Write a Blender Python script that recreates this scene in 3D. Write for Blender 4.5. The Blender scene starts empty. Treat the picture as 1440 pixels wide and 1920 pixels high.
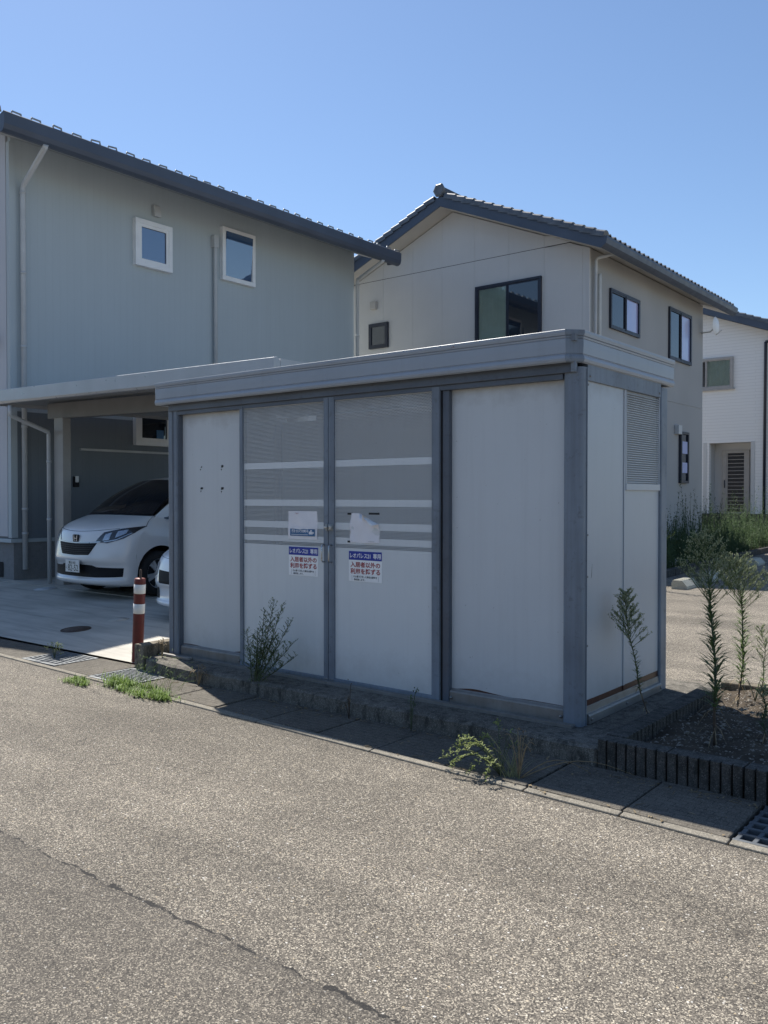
import bpy, bmesh, math, random
import numpy as np
from mathutils import Vector, Matrix
from mathutils.bvhtree import BVHTree
R = math.radians
random.seed(7)
SC = bpy.context.scene
COL = SC.collection

# ------------------------------------------------------------------ camera, sky, sun, exposure
cam_data = bpy.data.cameras.new('camera')
cam = bpy.data.objects.new('camera', cam_data); COL.objects.link(cam)
cam.location = (2.419, -4.962, 1.545)
cam.rotation_euler = (R(90 - 0.98), 0, R(38.6))
cam_data.sensor_fit = 'VERTICAL'; cam_data.sensor_height = 36.0
cam_data.lens = 36.0 * 1630 / 1920
cam_data.clip_start = 0.05; cam_data.clip_end = 2000
SC.camera = cam

SUN_DIR = Vector((-0.685, 0.298, 1.0)).normalized()
elev = math.asin(SUN_DIR.z)
azim = math.atan2(SUN_DIR.x, SUN_DIR.y)
world = bpy.data.worlds.new('World'); SC.world = world; world.use_nodes = True
wn = world.node_tree; wn.nodes.clear()
sky = wn.nodes.new('ShaderNodeTexSky'); sky.sky_type = 'NISHITA'; sky.sun_disc = False
sky.sun_elevation = elev; sky.sun_rotation = azim
sky.altitude = 0; sky.air_density = 1.0; sky.dust_density = 0.22; sky.ozone_density = 4.2
bg = wn.nodes.new('ShaderNodeBackground'); bg.inputs['Strength'].default_value = 0.094
wo = wn.nodes.new('ShaderNodeOutputWorld')
wn.links.new(sky.outputs[0], bg.inputs[0]); wn.links.new(bg.outputs[0], wo.inputs[0])
sun_data = bpy.data.lights.new('sun', 'SUN'); sun_data.energy = 5.0; sun_data.angle = R(0.53)
sun_data.color = (1.0, 0.955, 0.885)
sun = bpy.data.objects.new('sun', sun_data); COL.objects.link(sun)
sun.rotation_euler = (-SUN_DIR).to_track_quat('-Z', 'Y').to_euler()
sun.location = (-20, 8, 30)
vs = SC.view_settings
vs.view_transform = 'Standard'; vs.look = 'None'; vs.gamma = 1.0; vs.use_curve_mapping = False
vs.exposure = 0.60
SC.render.engine = 'CYCLES'

# ------------------------------------------------------------------ helpers: objects
def tag(o, label=None, cat=None, group=None, kind=None):
    if label: o['label'] = label
    if cat: o['category'] = cat
    if group: o['group'] = group
    if kind: o['kind'] = kind
    return o

def empty(name, loc=(0, 0, 0), rz=0.0, parent=None):
    o = bpy.data.objects.new(name, None); COL.objects.link(o)
    o.location = loc; o.rotation_euler = (0, 0, rz); o.empty_display_size = 0.1
    if parent: o.parent = parent
    return o

def world_loc(o):
    v = Vector((0, 0, 0))
    while o is not None:
        v += o.location; o = o.parent
    return v

class MB:
    """collects geometry for ONE mesh object"""
    def __init__(s): s.v = []; s.f = []; s.sm = []
    def add(s, vs_, fs_, smooth=False):
        b = len(s.v); s.v += [tuple(p) for p in vs_]
        for f in fs_: s.f.append([b + i for i in f]); s.sm.append(smooth)
        return s
    def box(s, x0, x1, y0, y1, z0, z1):
        P = [(x0,y0,z0),(x1,y0,z0),(x1,y1,z0),(x0,y1,z0),(x0,y0,z1),(x1,y0,z1),(x1,y1,z1),(x0,y1,z1)]
        return s.add(P, [(0,3,2,1),(4,5,6,7),(0,1,5,4),(1,2,6,5),(2,3,7,6),(3,0,4,7)])
    def prism(s, poly, axis, a, b, smooth=False):
        """poly: 2D ring; axis x: (y,z), y: (x,z), z: (x,y)"""
        def p(q, t):
            return (t, q[0], q[1]) if axis == 'x' else ((q[0], t, q[1]) if axis == 'y' else (q[0], q[1], t))
        n = len(poly)
        P = [p(q, a) for q in poly] + [p(q, b) for q in poly]
        area = sum(poly[i][0]*poly[(i+1) % n][1] - poly[(i+1) % n][0]*poly[i][1] for i in range(n))
        F = [list(range(n))[::-1], [n + i for i in range(n)]]
        s.add(P, F)
        b0 = len(s.v) - 2*n
        for i in range(n):
            j = (i+1) % n
            s.f.append([b0+i, b0+j, b0+n+j, b0+n+i]); s.sm.append(smooth)
        return s
    def tube(s, path, r, n=8, cap=True, smooth=True):
        path = [Vector(p) for p in path]
        rs = r if isinstance(r, (list, tuple)) else [r]*len(path)
        rings = []
        up = Vector((0.13, 0.21, 0.97))
        for i, p in enumerate(path):
            d = (path[min(i+1, len(path)-1)] - path[max(i-1, 0)]).normalized()
            u = up - d*up.dot(d)
            if u.length < 1e-3: u = Vector((1, 0, 0)) - d*d.x
            u.normalize(); w = d.cross(u)
            if i == 0: pu = u
            else:
                u = pu - d*pu.dot(d)
                u.normalize(); w = d.cross(u); pu = u
            rings.append([p + (u*math.cos(2*math.pi*k/n) + w*math.sin(2*math.pi*k/n))*rs[i] for k in range(n)])
        b = len(s.v)
        for ring in rings: s.v += [tuple(q) for q in ring]
        for i in range(len(rings)-1):
            for k in range(n):
                k2 = (k+1) % n
                s.f.append([b+i*n+k, b+i*n+k2, b+(i+1)*n+k2, b+(i+1)*n+k]); s.sm.append(smooth)
        if cap:
            s.f.append([b+k for k in range(n)][::-1]); s.sm.append(False)
            s.f.append([b+(len(rings)-1)*n+k for k in range(n)]); s.sm.append(False)
        return s
    def lathe(s, prof, n=24, axis='z', c=(0, 0, 0), smooth=True):
        """prof: list of (r, h)"""
        b = len(s.v)
        for (r, h) in prof:
            for k in range(n):
                a = 2*math.pi*k/n; x, y = r*math.cos(a), r*math.sin(a)
                q = (x, y, h) if axis == 'z' else ((h, x, y) if axis == 'x' else (x, h, y))
                s.v.append((q[0]+c[0], q[1]+c[1], q[2]+c[2]))
        for i in range(len(prof)-1):
            for k in range(n):
                k2 = (k+1) % n
                s.f.append([b+i*n+k, b+i*n+k2, b+(i+1)*n+k2, b+(i+1)*n+k]); s.sm.append(smooth)
        return s
    def grid(s, P, smooth=True):
        """P[i][j] points"""
        b = len(s.v); n = len(P[0])
        for row in P: s.v += [tuple(q) for q in row]
        for i in range(len(P)-1):
            for j in range(n-1):
                s.f.append([b+i*n+j, b+i*n+j+1, b+(i+1)*n+j+1, b+(i+1)*n+j]); s.sm.append(smooth)
        return s
    def mesh(s, name, off=Vector((0, 0, 0))):
        me = bpy.data.meshes.new(name)
        me.from_pydata([(p[0]-off.x, p[1]-off.y, p[2]-off.z) for p in s.v], [], s.f)
        me.polygons.foreach_set('use_smooth', s.sm)
        me.update()
        return me
    def build(s, name, mat, parent=None, local=False, bevel=0, recalc=True):
        off = Vector((0, 0, 0)) if (local or parent is None) else world_loc(parent)
        me = s.mesh(name, off)
        if recalc and len(s.f) < 60000:
            bm = bmesh.new(); bm.from_mesh(me); bmesh.ops.recalc_face_normals(bm, faces=bm.faces); bm.to_mesh(me); bm.free()
        if mat: me.materials.append(mat)
        o = bpy.data.objects.new(name, me); COL.objects.link(o)
        if parent: o.parent = parent
        if bevel:
            m = o.modifiers.new('bevel', 'BEVEL'); m.width = bevel; m.segments = 2; m.limit_method = 'ANGLE'; m.angle_limit = R(40)
        return o

def link_copy(src, loc=None, rot=None, parent=None, scale=None):
    o = src.copy(); COL.objects.link(o)
    if loc is not None: o.location = loc
    if rot is not None: o.rotation_euler = rot
    if scale is not None: o.scale = scale
    if parent is not None: o.parent = parent
    return o

def boxo(name, mat, parent, x0, x1, y0, y1, z0, z1, bevel=0):
    return MB().box(x0, x1, y0, y1, z0, z1).build(name, mat, parent, bevel=bevel)

def text_mesh(body, size=1.0, bold=0.0, align='CENTER', width=None, height=None):
    """flat text mesh in the XZ plane facing -Y, optionally stretched to width x height, centred"""
    cu = bpy.data.curves.new('lettering', 'FONT'); cu.body = body; cu.size = size
    cu.align_x = align; cu.offset = bold; cu.extrude = 0.0; cu.resolution_u = 3
    o = bpy.data.objects.new('lettering_tmp', cu); COL.objects.link(o)
    dg = bpy.context.evaluated_depsgraph_get()
    me = bpy.data.meshes.new_from_object(o.evaluated_get(dg))
    bpy.data.objects.remove(o); bpy.data.curves.remove(cu)
    co = np.array([v.co[:] for v in me.vertices])
    if len(co) == 0: return me
    lo, hi = co.min(0), co.max(0)
    sx = (width/(hi[0]-lo[0])) if width else 1.0
    sy = (height/(hi[1]-lo[1])) if height else sx
    cx, cy = (lo[0]+hi[0])/2, (lo[1]+hi[1])/2
    for v in me.vertices:
        x, y = v.co.x, v.co.y
        v.co = ((x-cx)*sx, 0.0, (y-cy)*sy)
    me.update()
    return me

def text_obj(name, body, mat, parent, loc, width, height, bold=0.02):
    me = text_mesh(body, 1.0, bold, width=width, height=height)
    me.name = name; me.materials.clear(); me.materials.append(mat)
    o = bpy.data.objects.new(name, me); COL.objects.link(o); o.parent = parent; o.location = loc
    return o

# ------------------------------------------------------------------ helpers: materials
class NT:
    def __init__(s, name):
        s.m = bpy.data.materials.new(name); s.m.use_nodes = True
        s.t = s.m.node_tree; s.t.nodes.clear()
        s.out = s.n('ShaderNodeOutputMaterial'); s.b = s.n('ShaderNodeBsdfPrincipled')
        s.l(s.b.outputs[0], s.out.inputs[0])
        s.geo = s.n('ShaderNodeNewGeometry'); s.pos = s.geo.outputs['Position']
    def n(s, t): return s.t.nodes.new(t)
    def l(s, a, b): s.t.links.new(a, b)
    def val(s, sock, v):
        if hasattr(v, 'is_output') or isinstance(v, bpy.types.NodeSocket): s.l(v, sock)
        else: sock.default_value = v
    def noise(s, scale, detail=3, rough=.55, vec=None, dist=0.0, out='Fac'):
        n = s.n('ShaderNodeTexNoise'); n.inputs['Scale'].default_value = scale; n.inputs['Detail'].default_value = detail
        n.inputs['Roughness'].default_value = rough; n.inputs['Distortion'].default_value = dist
        s.l(vec or s.pos, n.inputs['Vector']); return n.outputs[out]
    def voro(s, scale, feature='F1', vec=None, out='Distance', rnd=1.0):
        n = s.n('ShaderNodeTexVoronoi'); n.feature = feature; n.inputs['Scale'].default_value = scale
        n.inputs['Randomness'].default_value = rnd; s.l(vec or s.pos, n.inputs['Vector']); return n.outputs[out] if out else n
    def ramp(s, fac, stops, interp='LINEAR'):
        n = s.n('ShaderNodeValToRGB'); n.color_ramp.interpolation = interp
        e = n.color_ramp.elements
        while len(e) < len(stops): e.new(0.5)
        for i, (p, c) in enumerate(stops):
            e[i].position = p; e[i].color = (c, c, c, 1) if isinstance(c, (int, float)) else (*c[:3], 1)
        s.l(fac, n.inputs[0]); return n.outputs[0]
    def math(s, op, a, b=None, c=None, clamp=False):
        n = s.n('ShaderNodeMath'); n.operation = op; n.use_clamp = clamp
        s.val(n.inputs[0], a)
        if b is not None: s.val(n.inputs[1], b)
        if c is not None: s.val(n.inputs[2], c)
        return n.outputs[0]
    def mix(s, fac, a, b, mode='MIX'):
        n = s.n('ShaderNodeMix'); n.data_type = 'RGBA'; n.blend_type = mode
        s.val(n.inputs[0], fac)
        for k, v in ((6, a), (7, b)):
            if isinstance(v, (tuple, list)): n.inputs[k].default_value = (*v[:3], 1)
            else: s.val(n.inputs[k], v)
        return n.outputs[2]
    def xyz(s, vec=None):
        n = s.n('ShaderNodeSeparateXYZ'); s.l(vec or s.pos, n.inputs[0]); return n.outputs
    def scale(s, v, vec=None):
        n = s.n('ShaderNodeMapping'); n.inputs['Scale'].default_value = v; s.l(vec or s.pos, n.inputs['Vector']); return n.outputs[0]
    def bump(s, h, strength=.3, dist=.01, normal=None):
        n = s.n('ShaderNodeBump'); n.inputs['Strength'].default_value = strength; n.inputs['Distance'].default_value = dist
        s.l(h, n.inputs['Height'])
        if normal: s.l(normal, n.inputs['Normal'])
        return n.outputs[0]
    def set(s, **k):
        for a, v in k.items():
            nm = {'col': 'Base Color', 'rough': 'Roughness', 'metal': 'Metallic', 'normal': 'Normal', 'spec': 'Specular IOR Level',
                  'ior': 'IOR', 'coat': 'Coat Weight', 'trans': 'Transmission Weight', 'coatr': 'Coat Roughness', 'alpha': 'Alpha'}[a]
            if isinstance(v, (tuple, list)): s.b.inputs[nm].default_value = (*v[:3], 1)
            else: s.val(s.b.inputs[nm], v)
        return s

def paint(name, col, rough=.5, var=.10, scale=3.0, bump=.05, bscale=60, dirt=None, metal=0.0, coat=0.0, streak=0.0, spec=.5):
    t = NT(name)
    f = t.noise(scale, 5, .6)
    d = tuple(c*(1-var*1.6) for c in col); e = tuple(min(1, c*(1+var)) for c in col)
    c = t.ramp(f, [(.3, d), (.7, e)])
    if streak:
        sv = t.noise(1.0, 4, .6, vec=t.scale((26, 26, 1.1)))
        k = t.ramp(sv, [(.42, 0.0), (.75, streak)])
        c = t.mix(k, c, dirt or tuple(x*.45 for x in col))
    if dirt:
        g = t.noise(scale*7, 6, .7)
        k = t.ramp(g, [(.56, 0.0), (.74, .55)])
        c = t.mix(k, c, dirt)
    t.set(col=c, rough=t.ramp(t.noise(scale*4, 3), [(.3, max(0, rough-.08)), (.7, min(1, rough+.1))]), metal=metal, coat=coat, spec=spec)
    if bump:
        t.set(normal=t.bump(t.noise(bscale, 3), bump, .004))
    return t.m

M = {}
# --- asphalt with pale exposed aggregate, a jagged seam and hair cracks
def asphalt(name, seam=True, tone=1.0, stones=1.0):
    t = NT(name)
    x, y, z = t.xyz()[:3]
    warp = t.noise(14, 2, out='Color')
    wv = t.n('ShaderNodeVectorMath'); wv.operation = 'MULTIPLY_ADD'
    t.l(warp, wv.inputs[0]); wv.inputs[1].default_value = (.010, .010, 0); t.l(t.pos, wv.inputs[2]); P = wv.outputs[0]
    v1 = t.voro(108, vec=P, out=None); v2 = t.voro(230, vec=P, out=None)
    c1 = t.xyz(v1.outputs['Color']); c2 = t.xyz(v2.outputs['Color'])
    big = t.noise(.55, 4); mid = t.noise(4.0, 4, .65)
    # fine grain
    grain = t.ramp(c2[0], [(0.0, (.046*tone, .041*tone, .035*tone)), (.45, (.146*tone, .128*tone, .104*tone)), (.8, (.235*tone, .205*tone, .164*tone)), (.93, (.50*tone, .44*tone, .345*tone))])
    th = t.math('MULTIPLY_ADD', mid, -.22, .93)
    if seam:
        th = t.math('ADD', th, t.math('MULTIPLY', t.math('LESS_THAN', y, -2.955), .10))
    pick = t.math('GREATER_THAN', c1[0], th)
    rnd = t.math('LESS_THAN', v1.outputs['Distance'], t.math('MULTIPLY_ADD', c1[1], .30, .22))
    stone = t.math('MULTIPLY', pick, rnd)
    scol = t.ramp(c1[2], [(0, (.31, .28, .23)), (.35, (.60, .54, .42)), (.7, (.74, .67, .54)), (.86, (.50, .40, .26)), (1, (.72, .70, .65))])
    col = t.mix(t.math('MULTIPLY', stone, stones), grain, scol)
    # dark pits
    pit = t.math('MULTIPLY', t.math('LESS_THAN', c1[0], .16), t.math('LESS_THAN', v1.outputs['Distance'], .36))
    col = t.mix(t.math('MULTIPLY', pit, .75), col, (.030, .028, .027))
    sh = t.ramp(t.math('MULTIPLY_ADD', big, .7, t.math('MULTIPLY', mid, .3)), [(.30, .70), (.70, 1.18)])
    col = t.mix(1.0, col, sh, 'MULTIPLY')
    if seam:
        far = t.math('LESS_THAN', t.math('ADD', y, t.math('MULTIPLY_ADD', t.noise(5.5, 5, .75), .10, -.05)), -2.95)
        col = t.mix(t.math('MULTIPLY', far, .30), col, (.045, .040, .035))
    band = t.noise(1.0, 4, .6, vec=t.scale((.22, 1.5, 1)))
    col = t.mix(1.0, col, t.ramp(band, [(.34, .76), (.66, 1.14)]), 'MULTIPLY')
    spot = t.math('MULTIPLY', t.ramp(t.noise(2.3, 5, .7), [(.60, 0.0), (.72, 1.0)]), .32)
    col = t.mix(spot, col, (.055, .050, .045))
    if seam:
        ed = t.math('ADD', t.math('MULTIPLY_ADD', x, .043, y), .964)
        grit = t.math('MULTIPLY', t.ramp(t.math('MULTIPLY_ADD', t.noise(7, 5, .7), .35, t.math('MULTIPLY', ed, 1.6)), [(0.02, 0.0), (.2, 1.0)]), .35)
        col = t.mix(grit, col, (.085, .075, .062))
    h = t.math('ADD', t.math('MULTIPLY', stone, .6), t.math('SUBTRACT', t.math('MULTIPLY', c2[1], .45), t.math('MULTIPLY', pit, .8)))
    if seam:
        wob = t.math('MULTIPLY_ADD', t.noise(5.5, 5, .75), .10, -.05)
        d = t.math('ABSOLUTE', t.math('ADD', t.math('ADD', y, 2.95), wob))
        w = t.ramp(t.noise(13, 4, .7), [(.40, .0), (.72, .017)])
        crack = t.math('LESS_THAN', d, w)
        # hair cracks
        cv = t.noise(2.6, 6, .75, vec=None, out='Color')
        wv2 = t.n('ShaderNodeVectorMath'); wv2.operation = 'MULTIPLY_ADD'
        t.l(cv, wv2.inputs[0]); wv2.inputs[1].default_value = (.35, .35, 0); t.l(t.pos, wv2.inputs[2])
        e = t.voro(.62, 'DISTANCE_TO_EDGE', vec=wv2.outputs[0])
        hc = t.math('MULTIPLY', t.math('LESS_THAN', e, .0022), t.math('GREATER_THAN', t.noise(1.3, 2), .63))
        crack = t.math('MAXIMUM', crack, hc)
        lip = t.math('LESS_THAN', d, .035)
        col = t.mix(t.math('MULTIPLY', lip, .12), col, (.055, .05, .048))
        col = t.mix(t.math('MULTIPLY', crack, .9), col, (.018, .017, .017))
        h = t.math('SUBTRACT', h, t.math('MULTIPLY', crack, 3.0))
    t.set(col=col, rough=.85, spec=.3, normal=t.bump(h, .95, .0055))
    return t.m
M['asphalt'] = asphalt('asphalt_aggregate')
M['asphalt_lot'] = asphalt('asphalt_lot', False, 1.15)

def concrete(name, col, dark=.5, stain=.5, grit=1.0, bs=90, lines=None, zmoss=None):
    t = NT(name)
    a = t.noise(1.6, 6, .65); b = t.noise(11, 5, .7); g = t.voro(230, out='Color'); gx = t.xyz(g)[0]
    c = t.ramp(a, [(.28, tuple(v*(1-dark*.55) for v in col)), (.72, col)])
    c = t.mix(t.ramp(b, [(.5, 0.0), (.72, stain)]), c, tuple(v*.32 for v in col))
    c = t.mix(t.math('MULTIPLY', t.math('GREATER_THAN', gx, .86), .45*grit), c, tuple(min(1, v*1.9) for v in col))
    c = t.mix(t.math('MULTIPLY', t.math('LESS_THAN', gx, .15), .5*grit), c, tuple(v*.4 for v in col))
    h = t.math('ADD', t.math('MULTIPLY', b, .8), t.math('MULTIPLY', gx, .35*grit))
    if zmoss:
        z = t.xyz()[2]
        k = t.math('MULTIPLY', t.math('SUBTRACT', t.noise(16, 5, .8, vec=t.scale((1, 1, .35))), .47), 6.0, clamp=True)
        c = t.mix(t.math('MULTIPLY', k, .8), c, zmoss)
    if lines:
        br = t.n('ShaderNodeTexBrick'); br.inputs['Scale'].default_value = lines
        br.inputs['Mortar Size'].default_value = .012; br.inputs['Color1'].default_value = (1, 1, 1, 1); br.inputs['Color2'].default_value = (.86, .86, .86, 1); br.inputs['Mortar'].default_value = (0.25, 0.25, 0.25, 1)
        t.l(t.pos, br.inputs['Vector'])
        c = t.mix(.55, c, br.outputs[0], 'MULTIPLY')
        h = t.math('ADD', h, t.math('MULTIPLY', t.xyz(br.outputs[0])[0], 1.2))
    t.set(col=c, rough=.9, spec=.2, normal=t.bump(h, .5, .004))
    return t.m
M['slab'] = concrete('weathered_concrete', (.195, .178, .150), .7, .6, 1.1, zmoss=(.040, .038, .032))
M['cover'] = concrete('drain_cover_concrete', (.165, .148, .122), .6, .6, 1.0, lines=5.2)
M['lip'] = concrete('kerb_lip_concrete', (.27, .245, .20), .5, .5, 1.0)
M['block'] = concrete('dark_block_concrete', (.105, .098, .088), .8, .8, 1.4, zmoss=(.028, .03, .026))
M['blocktop'] = M['block']
M['kerb'] = concrete('kerb_concrete', (.26, .225, .17), .7, .8, .8, zmoss=(.035, .032, .028))
M['gutter'] = concrete('gutter_concrete', (.055, .052, .047), .6, .6, 1.0)

def driveway():
    t = NT('driveway_concrete')
    sv = t.noise(1.0, 6, .62, vec=t.scale((.8, 7.5, 1)), dist=.6)
    a = t.noise(1.1, 5, .6)
    c = t.ramp(sv, [(.3, (.33, .315, .28)), (.5, (.49, .465, .41)), (.72, (.59, .56, .49))])
    c = t.mix(t.ramp(a, [(.35, .55), (.6, 0.0)]), c, (.36, .335, .285))
    t.set(col=c, rough=.85, spec=.25, normal=t.bump(t.noise(70, 4), .2, .003))
    return t.m
M['drive'] = driveway()

def panel_mat(name, rust_lo, rust_amt, side=False, tint=(.61, .63, .64)):
    t = NT(name)
    x, y, z = t.xyz()[:3]
    f = t.noise(1.4, 5, .6)
    c = t.ramp(f, [(.3, tuple(v*.97 for v in tint)), (.7, tuple(v*1.02 for v in tint))])
    # faint vertical water marks and grime below the header
    st = t.ramp(t.noise(1, 5, .65, vec=t.scale((20, 20, .8))), [(.5, 0.0), (.85, .12)])
    c = t.mix(st, c, (.30, .30, .29))
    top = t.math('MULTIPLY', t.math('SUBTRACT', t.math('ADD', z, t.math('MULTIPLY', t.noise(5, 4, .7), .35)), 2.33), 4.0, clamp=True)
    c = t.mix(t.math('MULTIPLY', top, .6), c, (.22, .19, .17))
    sp = t.math('MULTIPLY', t.math('GREATER_THAN', t.noise(38, 2), .76), .5)
    c = t.mix(sp, c, (.25, .24, .22))
    mud = t.math('MULTIPLY', t.math('SUBTRACT', t.math('MULTIPLY_ADD', t.noise(6, 5, .75), .45, .20), z), 3.2, clamp=True)
    c = t.mix(t.math('MULTIPLY', mud, .28), c, (.20, .175, .14))
    # rust line along the foot
    n = t.noise(1.6 if not side else .7, 1, .5, vec=t.scale((1, 1, .1)))
    lim = t.math('MULTIPLY_ADD', t.math('SUBTRACT', n, .5), rust_amt, rust_lo)
    k = t.math('LESS_THAN', z, lim)
    rc = t.ramp(t.noise(45, 4), [(.3, (.055, .024, .018)), (.7, (.105, .042, .028))])
    c = t.mix(k, c, rc)
    fine = t.noise(220, 2)
    t.set(col=c, rough=.40, spec=.45, normal=t.bump(fine, .06, .002, t.bump(t.noise(1.7, 2), .10, .02)))
    return t.m
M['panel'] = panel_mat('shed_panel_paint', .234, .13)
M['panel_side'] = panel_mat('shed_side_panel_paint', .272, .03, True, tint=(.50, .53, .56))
M['door'] = panel_mat('shed_door_paint', -1, .0, tint=(.70, .72, .72))
M['frame'] = paint('shed_frame_paint', (.205, .24, .285), .55, .14, 2.5, .05, 120, dirt=(.075, .072, .075), streak=.32)
M['frame_dark'] = paint('shed_track_paint', (.105, .122, .150), .45, .15, 3, .06, 90, dirt=(.05, .045, .045))
def fascia_mat():
    t = NT('shed_fascia_paint')
    f = t.noise(1.2, 5, .6)
    c = t.ramp(f, [(.3, (.31, .345, .39)), (.7, (.35, .385, .43))])
    z = t.xyz()[2]
    k = t.math('MULTIPLY', t.math('GREATER_THAN', t.math('ADD', t.noise(1.7, 3, .6), t.math('MULTIPLY', t.noise(14, 4, .7), .35)), .84), t.math('GREATER_THAN', t.math('ADD', z, t.math('MULTIPLY', t.noise(20, 3), .05)), 2.565))
    c = t.mix(k, c, (.20, .095, .055))
    st = t.ramp(t.noise(1, 5, .65, vec=t.scale((9, 9, 1))), [(.52, 0.0), (.8, .22)])
    c = t.mix(st, c, (.17, .18, .19))
    t.set(col=c, rough=.40, spec=.5, normal=t.bump(t.noise(150, 2), .05, .002)); return t.m
M['fascia'] = fascia_mat()
M['rail'] = paint('aluminium_rail', (.27, .255, .235), .45, .15, 5, .05, 80, dirt=(.16, .13, .11), metal=.25, streak=.3)
M['steel'] = paint('brushed_steel', (.55, .55, .54), .3, .1, 8, 0, metal=.9)
M['cast'] = paint('cast_iron_grate', (.10, .11, .12), .6, .2, 12, .1, metal=.2, dirt=(.06, .055, .05))
M['grate'] = paint('dull_steel_grate', (.20, .21, .215), .6, .2, 12, .05, metal=.3, dirt=(.10, .09, .08))
M['galv'] = paint('galvanised_steel', (.33, .35, .36), .5, .2, 12, .05, metal=.6, dirt=(.16, .14, .12))
M['bolt'] = paint('bolt_steel', (.25, .24, .23), .4, .2, 20, 0, metal=.8)
M['black'] = paint('black_tape', (.012, .012, .014), .6, .1, 20, .1)
M['dark'] = paint('dark_void', (.02, .02, .022), .9, .1, 5, 0)
M['rubber'] = paint('tyre_rubber', (.018, .018, .019), .75, .15, 30, .1)
M['white'] = paint('white_paper', (.88, .87, .87), .7, .05, 8, .08, 30)
def paper2():
    t = NT('faded_paper'); f = t.noise(9, 4)
    t.set(col=t.ramp(f, [(.35, (.84, .81, .82)), (.7, (.90, .87, .88))]), rough=.75, normal=t.bump(t.noise(18, 3), .3, .01)); return t.m
M['paper'] = paper2()
M['sign_white'] = paint('sticker_white', (.93, .93, .92), .45, .03, 6, 0)
M['sign_blue'] = paint('sticker_blue', (.015, .04, .33), .4, .06, 6, 0)
M['sign_red'] = paint('sticker_red', (.36, .03, .035), .45, .05, 6, 0)
M['sign_black'] = paint('sticker_black', (.03, .03, .035), .5, .05, 6, 0)
M['strip_blue'] = paint('faded_strip_blue', (.045, .16, .33), .5, .15, 14, 0)
M['pink'] = paint('faded_pink_print', (.66, .50, .52), .7, .1, 14, 0)
M['bollard_red'] = paint('bollard_red', (.145, .018, .014), .5, .25, 9, .1, 60, dirt=(.06, .02, .016), streak=.3)
M['band_white'] = paint('reflective_band', (.80, .78, .74), .4, .05, 10, .05)
M['iron'] = paint('rusty_iron', (.085, .06, .048), .7, .25, 25, .2, 120, metal=.3)

# --- houses
def siding(name, col, ribs, rib_axis='y', amp=.4, dist=.006, var=.05):
    t = NT(name)
    x, y, z = t.xyz()[:3]
    s_ = {'x': x, 'y': y, 'z': z}[rib_axis]
    w = t.math('PINGPONG', t.math('MULTIPLY', s_, ribs), .5)
    gro = t.ramp(w, [(0, 0.0), (.10, 1.0)])
    f = t.noise(.6, 5, .6); f2 = t.noise(1.0, 4, .6, vec=t.scale((5, 5, .5)))
    c = t.ramp(t.math('MULTIPLY_ADD', f2, .5, t.math('MULTIPLY', f, .5)), [(.35, tuple(v*(1-var*1.7) for v in col)), (.65, tuple(v*(1+var) for v in col))])
    c = t.mix(t.math('MULTIPLY', t.math('SUBTRACT', 1.0, gro), .05), c, tuple(v*.35 for v in col))
    h = t.math('ADD', gro, t.math('MULTIPLY', t.noise(55, 3), .35))
    t.set(col=c, rough=.7, spec=.3, normal=t.bump(h, amp, dist)); return t.m
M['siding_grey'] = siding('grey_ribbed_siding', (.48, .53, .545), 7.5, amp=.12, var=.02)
M['siding_shade_tone'] = siding('shade_toned_siding', (.20, .225, .25), 7.5, amp=.22, var=.035)  # grey siding darkened to paint in the shade under the carport
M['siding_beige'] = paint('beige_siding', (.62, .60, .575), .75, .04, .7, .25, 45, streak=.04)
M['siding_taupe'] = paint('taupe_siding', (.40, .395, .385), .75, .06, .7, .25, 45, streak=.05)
M['siding_pale'] = paint('pale_front_siding', (.55, .55, .57), .7, .05, .8, .2, 40)
def brick_siding():
    t = NT('white_brick_siding'); x, y, z = t.xyz()[:3]
    cb = t.n('ShaderNodeCombineXYZ'); t.l(t.math('ADD', x, y), cb.inputs[0]); t.l(z, cb.inputs[1])
    br = t.n('ShaderNodeTexBrick'); t.l(cb.outputs[0], br.inputs['Vector'])
    br.inputs['Scale'].default_value = 1.0; br.inputs['Brick Width'].default_value = 3.6; br.inputs['Row Height'].default_value = .115
    br.inputs['Mortar Size'].default_value = .009; br.inputs['Mortar Smooth'].default_value = .3
    br.inputs['Color1'].default_value = (.86, .83, .79, 1); br.inputs['Color2'].default_value = (.86, .83, .79, 1); br.inputs['Mortar'].default_value = (.76, .73, .69, 1)
    h = t.math('ADD', t.math('MULTIPLY', br.outputs['Fac'], -1.0), t.math('MULTIPLY', t.noise(30, 4), .6))
    t.set(col=br.outputs[0], rough=.8, normal=t.bump(h, .45, .008)); return t.m
M['siding_white'] = brick_siding()
M['found'] = concrete('foundation_render', (.27, .27, .27), .4, .3, .4)
M['trim_dark'] = paint('dark_fascia_paint', (.072, .090, .125), .45, .10, 1.5, .03)
M['soffit'] = paint('soffit_board', (.50, .47, .43), .75, .05, 2, .05)
M['soffit_grey'] = paint('grey_soffit_board', (.36, .37, .375), .75, .05, 2, .05)
M['tile'] = paint('grey_roof_tile', (.13, .14, .155), .45, .2, 4, .1, 50, dirt=(.08, .08, .08))
M['roof_metal'] = paint('roof_metal', (.17, .185, .205), .4, .08, 2, .02)
M['pipe_white'] = paint('white_downpipe', (.60, .60, .58), .45, .05, 4, .02)
M['pipe_grey'] = paint('grey_downpipe', (.54, .55, .55), .45, .06, 4, .02)
M['win_white'] = paint('white_window_frame', (.88, .88, .87), .4, .04, 4, .0)
M['win_dark'] = paint('dark_window_frame', (.022, .026, .042), .4, .1, 6, .0)
M['win_alu'] = paint('aluminium_window_frame', (.42, .39, .36), .4, .06, 6, .0)
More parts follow.
